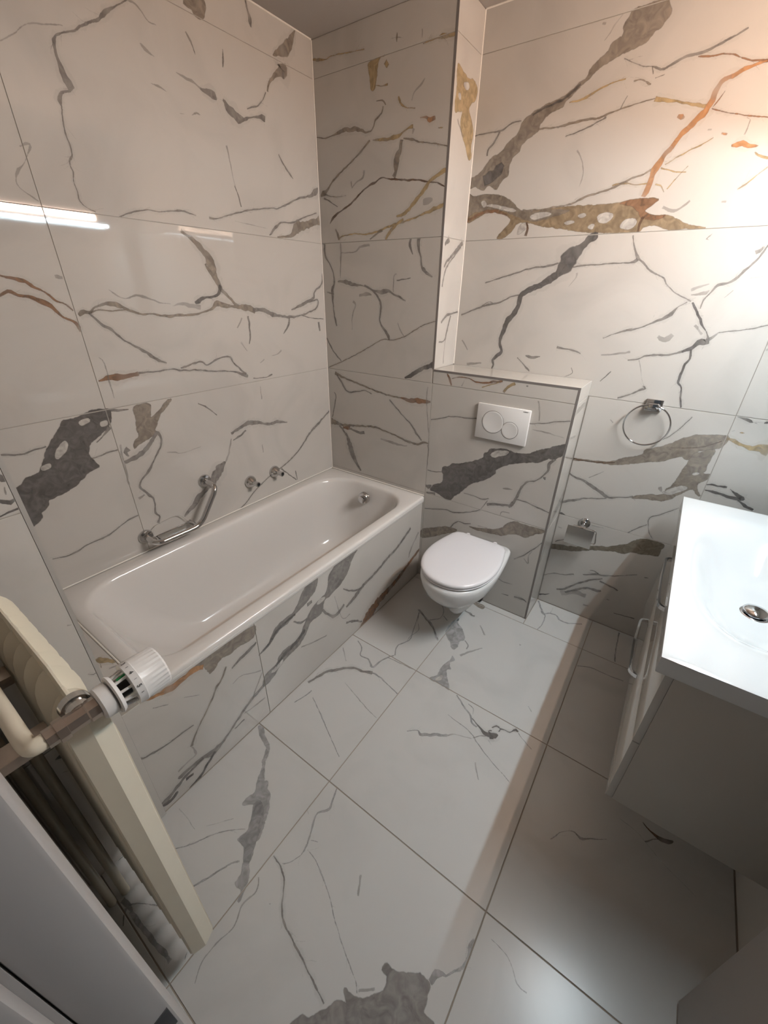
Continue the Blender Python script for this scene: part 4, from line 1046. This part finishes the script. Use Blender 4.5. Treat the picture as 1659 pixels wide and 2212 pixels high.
MB().loft([lidloop(.006, .4150), lidloop(.000, .4165), lidloop(-.002, .422), lidloop(-.001, .428), lidloop(.005, .433), lidloop(.016, .4358), lidloop(.05, .4375), lidloop(.10, .4382)], True, True).build('lid', M_SEAT, wc, 50)
for sx in (-.075, .075):
    MB().lathe((CX+sx, -.043, .398), (0, 0, 1), [(0, .012), (.024, .012), (.028, .009)], 18).build('hinge', M_SEAT, wc)
MB().box(1.088, 1.116, -.030, -.003, .012, .095, .003).build('wall_bracket', M_BLACK, wc)

# ------------------------------------------------------------------ flush plate
fp = thing('flush_plate', 'white dual-flush plate with two round buttons above toilet', 'flush plate', (1.0675, 0, .944))
MB().box(.945, 1.190, -.0135, -.0006, .943, 1.1055, .003).build('plate', M_PLASTIC, fp)
for nm, cx_, cz_, r in (('button', 1.026, 1.0275, .0515), ('button', 1.110, 1.0035, .0385)):
    b = MB().lathe((cx_, -.0132, cz_), (0, -1, 0), [(0, r-.0012), (.0012, r-.0012), (.002, r-.003), (.0014, r-.008), (.0014, .002)], 48).build(nm, M_PLASTIC, fp)
    MB().torus((cx_, -.0134, cz_), (0, 1, 0), r, .0011, 56, 6).build('button_gap', M_ALU, b)
text_mesh('lettering', 'GEBERIT', .0062, (1.168, -.0137, 1.0965), (1, 0, 0), (0, 0, 1), M_INK, fp)

# ================================================================== vanity unit, washbasin
VX0, VX1, VY0, VY1, VZ = 1.8205, 2.2470, -.927, .078, .850
va = thing('vanity_unit', 'white gloss vanity cabinet with two drawers under the washbasin', 'cabinet', (2.04, -.4245, .30))
bx0 = VX0+.022
m = MB(); m.box(bx0+.018, VX1, VY0+.008, VY0+.026, .300, .800, .0008); m.box(bx0+.018, VX1, VY1-.026, VY1-.008, .300, .800, .0008)
m.box(bx0+.019, VX1, VY0+.0262, VY1-.0262, .300, .316); m.box(VX1-.012, VX1, VY0+.0262, VY1-.0262, .3162, .799)
m.build('body', M_MATTW, va)
for z0, z1, hz in ((.552, .797, .730), (.301, .549, .443)):
    d = MB().box(bx0, bx0+.0175, VY0+.009, VY1-.009, z0, z1, .0012).build('drawer_front', M_GLOSSW, va)
    yc = -.405
    hp = fillet([(bx0, yc-.160, hz), (bx0-.024, yc-.150, hz), (bx0-.030, yc, hz), (bx0-.024, yc+.150, hz), (bx0, yc+.160, hz)], .02, 6)
    mm = MB(); rings = []
    for i, q in enumerate(hp):
        a = hp[max(i-1, 0)]; b = hp[min(i+1, len(hp)-1)]; t = (b-a).normalized(); n = Vector((t.y, -t.x, 0))
        rings.append([q+n*.0035+Vector((0, 0, .007)), q-n*.0035+Vector((0, 0, .007)), q-n*.0035-Vector((0, 0, .007)), q+n*.0035-Vector((0, 0, .007))])
    mm.loft(rings, True, True); mm.build('handle', M_CHROME, d, 30)

wb = thing('washbasin', 'white rectangular ceramic washbasin with chrome plug on vanity cabinet', 'washbasin', (2.04, -.4245, .80))
bcx, bcy, bhx, bhy, bdep = 2.035, -.4245, .178, .365, .112
def bz(x, y):
    q = (abs((x-bcx)/bhx)**2.8+abs((y-bcy)/bhy)**2.8)**(1/2.8)
    if q >= 1.14: return VZ
    t = max(0., min(1., (1.14-q)/.86)); s_ = t*t*t*(t*(6*t-15)+10)
    return VZ-bdep*s_-.006*max(0, 1-q)
nx, ny = 56, 110; e = .0045; vs = []; fs = []
def inset(v, lo, hi): return v
for i in range(nx+1):
    for j in range(ny+1):
        x = VX0+.001+(VX1-VX0-.002)*i/nx; y = VY0+.001+(VY1-VY0-.002)*j/ny
        z = bz(x, y); dd = min(x-VX0, VX1-x, y-VY0, VY1-y)
        if dd < e: z -= (e-dd)*.55
        vs.append((x, y, z))
for i in range(nx):
    for j in range(ny):
        a = i*(ny+1)+j; fs.append((a, a+ny+1, a+ny+2, a+1))
m = MB(); m.add(vs, fs)
bd = [(i, 0) for i in range(nx+1)]+[(nx, j) for j in range(1, ny+1)]+[(i, ny) for i in range(nx-1, -1, -1)]+[(0, j) for j in range(ny-1, 0, -1)]
top = [Vector(vs[i*(ny+1)+j]) for i, j in bd]
def sk(z, o):
    return [Vector((min(max(p.x, VX0+o), VX1-o), min(max(p.y, VY0+o), VY1-o), z)) for p in top]
m.loft([top, sk(.844, .0), sk(.804, .0), sk(.8005, .003), sk(.8005, .012)], False, False)
m.build('basin', M_CERAMIC, wb, 50)
dx, dy = 2.055, -.432; dz = bz(dx, dy)
MB().lathe((dx, dy, dz-.004), (0, 0, 1), [(0, .036), (.005, .037), (.007, .034), (.006, .024), (.0062, .002)], 36).build('drain_ring', M_CHROME, wb)
MB().lathe((dx, dy, dz+.003), (0, 0, 1), [(0, .012), (.006, .014), (.0062, .031), (.008, .0325), (.011, .0305), (.015, .023), (.0175, .012), (.018, .002)], 36).build('plug', M_CHROME, wb)

# ------------------------------------------------------------------ mirror cabinet and the two-strip lamp above the basin
mc = thing('mirror_cabinet', 'mirror cabinet on the wall above the washbasin', 'cabinet', (2.16, -.4245, 1.28))
MB().box(2.142, 2.2470, VY0, VY1, 1.28, 1.925, .001).build('body', M_MATTW, mc)
for y0, y1 in ((VY0, -.4255), (-.4235, VY1)):
    MB().box(2.1355, 2.1415, y0+.001, y1-.001, 1.281, 1.924, .0008).build('mirror_door', M_MIRROR, mc)
la = thing('mirror_lamp', 'white lamp bar with two light strips above the mirror cabinet', 'lamp', (2.12, -.4245, 1.93))
m = MB(); m.box(2.066, 2.2470, -.84, -.01, 1.942, 2.002, .002); m.build('housing', M_PLASTIC, la)
MB().box(2.0600, 2.0656, -.735, -.115, 1.962, 1.998, .0015).build('light_strip', M_WARM, la)
MB().box(2.108, 2.1215, -.83, -.02, 1.934, 1.9416, .001).build('light_strip', M_COOL, la)

# ================================================================== towel ring, paper holder
tr_ = thing('towel_ring', 'chrome towel ring on a square mount beside the half-height wall', 'towel ring', (1.617, D, .99))
MB().box(1.586, 1.648, D-.012, D-.0006, 1.133, 1.180, .003).build('mount', M_CHROME, tr_)
m = MB(); m.box(1.598, 1.636, D-.040, D-.0124, 1.146, 1.168, .004); m.build('clamp', M_CHROME, tr_)
MB().torus((1.614, D-.034, 1.079), (0, 1, 0), .083, .0035, 72, 10).build('ring', M_CHROME, tr_)

ph = thing('toilet_paper_holder', 'chrome toilet paper holder with flap, without a paper roll', 'paper holder', (1.49, D, .44))
MB().lathe((1.492, D-.0006, .553), (0, -1, 0), [(0, .026), (.004, .026), (.008, .022), (.009, .012), (.014, .011)], 28).build('rosette', M_CHROME, ph)
m = MB(); m.tube([(1.492, D-.010, .553), (1.492, D-.056, .553)], .0085, 14); m.build('stem', M_CHROME, ph)
m = MB(); m.tube(fillet([(1.452, D-.056, .553), (1.556, D-.056, .553), (1.566, D-.056, .482), (1.430, D-.056, .478)], .012), .0028, 8); m.build('roll_bar', M_CHROME, ph)
fl = []
for q in range(9):
    t = q/8; y = D-.060-.010*math.sin(t*1.6); z = .5485-.094*t
    fl.append([Vector((1.428, y, z)), Vector((1.550, y, z)), Vector((1.550, y+.0012, z)), Vector((1.428, y+.0012, z))])
MB().loft(fl, True, True).build('flap', M_STEEL, ph, 60)

# ================================================================== radiator with thermostatic valve
ra = thing('radiator', 'old cream ribbed radiator with white thermostat head by the door', 'radiator', (.91, -1.755, .10))
RY, HY, RZ0, RZ1 = -1.753, .031, .105, 1.040
x_start, pitch_, ns = .722, .0472, 8
def section(x0, x1, endcap):
    rings = []; K = 16
    for i in range(K+1):
        t = -1+2*i/K; x = x0+(x1-x0)*i/K
        sc = (1-abs(t)**3.2)               # 0 at the ribs, 1 in the scoop
        hy = HY-.014*sc; ring = []; rz = RZ1-max(0, x-1.015)*.5
        zs_ = [(-1, .70, 0), (-1, .45, 0), (-1, .2, 0), (-1, .085, .2), (-.97, .060, .6), (-.86, .040, 1), (-.68, .026, 1), (-.42, .014, 1), (-.14, .008, .9)]
        for q, (a, dz_, ks) in enumerate(zs_): ring.append(Vector((x, RY+a*hy, RZ0 if q == 0 else rz-dz_-.046*sc*ks)))
        ring.append(Vector((x, RY-.0015, rz+.002))); ring.append(Vector((x, RY+.0015, rz+.002)))
        for q, (a, dz_, ks) in reversed(list(enumerate(zs_))): ring.append(Vector((x, RY-a*hy, RZ0 if q == 0 else rz-dz_-.046*sc*ks)))
        rings.append(ring)
    return MB().loft(rings, True, True)
for k in range(ns):
    section(x_start+k*pitch_+.0002, x_start+(k+1)*pitch_-.0002, k == ns-1).build('section', M_RAD, ra, 50)
xe = x_start+ns*pitch_
er = []
for z, s_ in ((RZ0, 1), (.965, 1), (.990, .92), (1.010, .7), (1.018, .45)):
    er.append([Vector((xe, RY-.029*s_, z)), Vector((xe+.006*s_, RY-.027*s_, z)), Vector((xe+.016*s_, RY+.000, z)), Vector((xe+.006*s_, RY+.027*s_, z)), Vector((xe, RY+.029*s_, z))])
MB().loft(er, True, True).build('end_panel', M_RAD, ra, 20)
MB().lathe((xe+.0005, RY-.002, 1.026), (1, 0, 0), [(0, .020), (.012, .020), (.0125, .0165), (.020, .016), (.026, .016)], 24).build('plug_nut', M_STEEL, ra)
VXC, VZC = 1.134, 1.028
vb = MB().tube([(xe+.02, RY-.002, VZC), (VXC, RY-.002, VZC)], .0125, 14)
vb.lathe((VXC, -1.800, VZC), (0, 1, 0), [(0, .0135), (.012, .0135), (.0125, .0165), (.024, .0165), (.0245, .014), (.048, .014), (.050, .016), (.063, .016)], 8)
valve = vb.build('valve_body', M_NICKEL, ra, 30)
MB().lathe((VXC, -1.7365, VZC), (0, 1, 0), [(0, .021), (.003, .0245), (.017, .025), (.019, .022)], 28).build('union_nut', M_PLASTIC, valve)
hd = MB().lathe((VXC, -1.7170, VZC), (0, 1, 0), [(0, .0285), (.002, .0305), (.007, .027), (.009, .014)], 28)
for k in range(10):
    a = k*math.pi/5; cx_, cz_ = VXC+0.0225*math.cos(a), VZC+0.0225*math.sin(a)
    hd.tube([(cx_, -1.714, cz_), (cx_*1.0+.004*math.cos(a), -1.691, cz_+.004*math.sin(a))], .0022, 6)
head = hd.build('thermostat_head', M_PLASTIC, ra, 40)
MB().lathe((VXC, -1.712, VZC), (0, 1, 0), [(0, .0125), (.026, .0125)], 18).build('inner_core', M_BLACK, head)
MB().tube([(VXC+.004, -1.706, VZC+.0235), (VXC+.004, -1.693, VZC+.026)], .0024, 6).build('setting_pin', M_GREEN, head)
rings = []
for hh, r, rip in ((.0, .029, 0), (.0, .0338, 0), (.010, .0352, 0), (.0105, .0345, .0), (.012, .0345, .0012), (.042, .0328, .0012), (.0445, .031, .0007), (.0455, .025, 0), (.0457, .004, 0)):
    rings.append([Vector((VXC+(r-(rip if k % 2 else 0))*math.cos(2*math.pi*k/56), -1.694+hh*1.1, VZC+(r-(rip if k % 2 else 0))*math.sin(2*math.pi*k/56))) for k in range(56)])
cap = MB().loft(rings, True, True).build('thermostat_cap', M_PLASTIC, head, 25)
for txt, ang, sz in (('5', 28, .0085), ('I', 47, .0055), ('4', 66, .0085), ('I', 85, .0055), ('3', 104, .0085), ('I', 9, .0055)):
    a = math.radians(ang); n_ = Vector((math.cos(a), 0, math.sin(a))); t_ = Vector((math.sin(a), 0, -math.cos(a)))
    text_mesh('scale_mark', txt, sz, Vector((VXC, -1.6885, VZC))+n_*.0351, t_, (0, 1, 0), M_INK, cap)
MB().box(.795, .835, -1.874, -1.786, .905, .925, .002).build('wall_hook', M_NICKEL, ra)
MB().box(.985, 1.025, -1.874, -1.786, .905, .925, .002).build('wall_hook', M_NICKEL, ra)

# ------------------------------------------------------------------ heating pipes in the corner
MB().tube(fillet([(.784, -1.818, .0006), (.784, -1.818, .985), (1.10, -1.818, 1.012), (VXC, -1.815, VZC), (VXC, -1.8005, VZC)], .030, 8), .0112, 16).build('supply_pipe', M_RAD, ra)
hp2 = tag(MB().tube([(.782, -1.853, .0006), (.782, -1.853, 2.40)], .0105, 14).build('heating_pipe', M_RAD, None),
          'straight cream riser pipe standing in the corner behind the radiator', 'pipe')
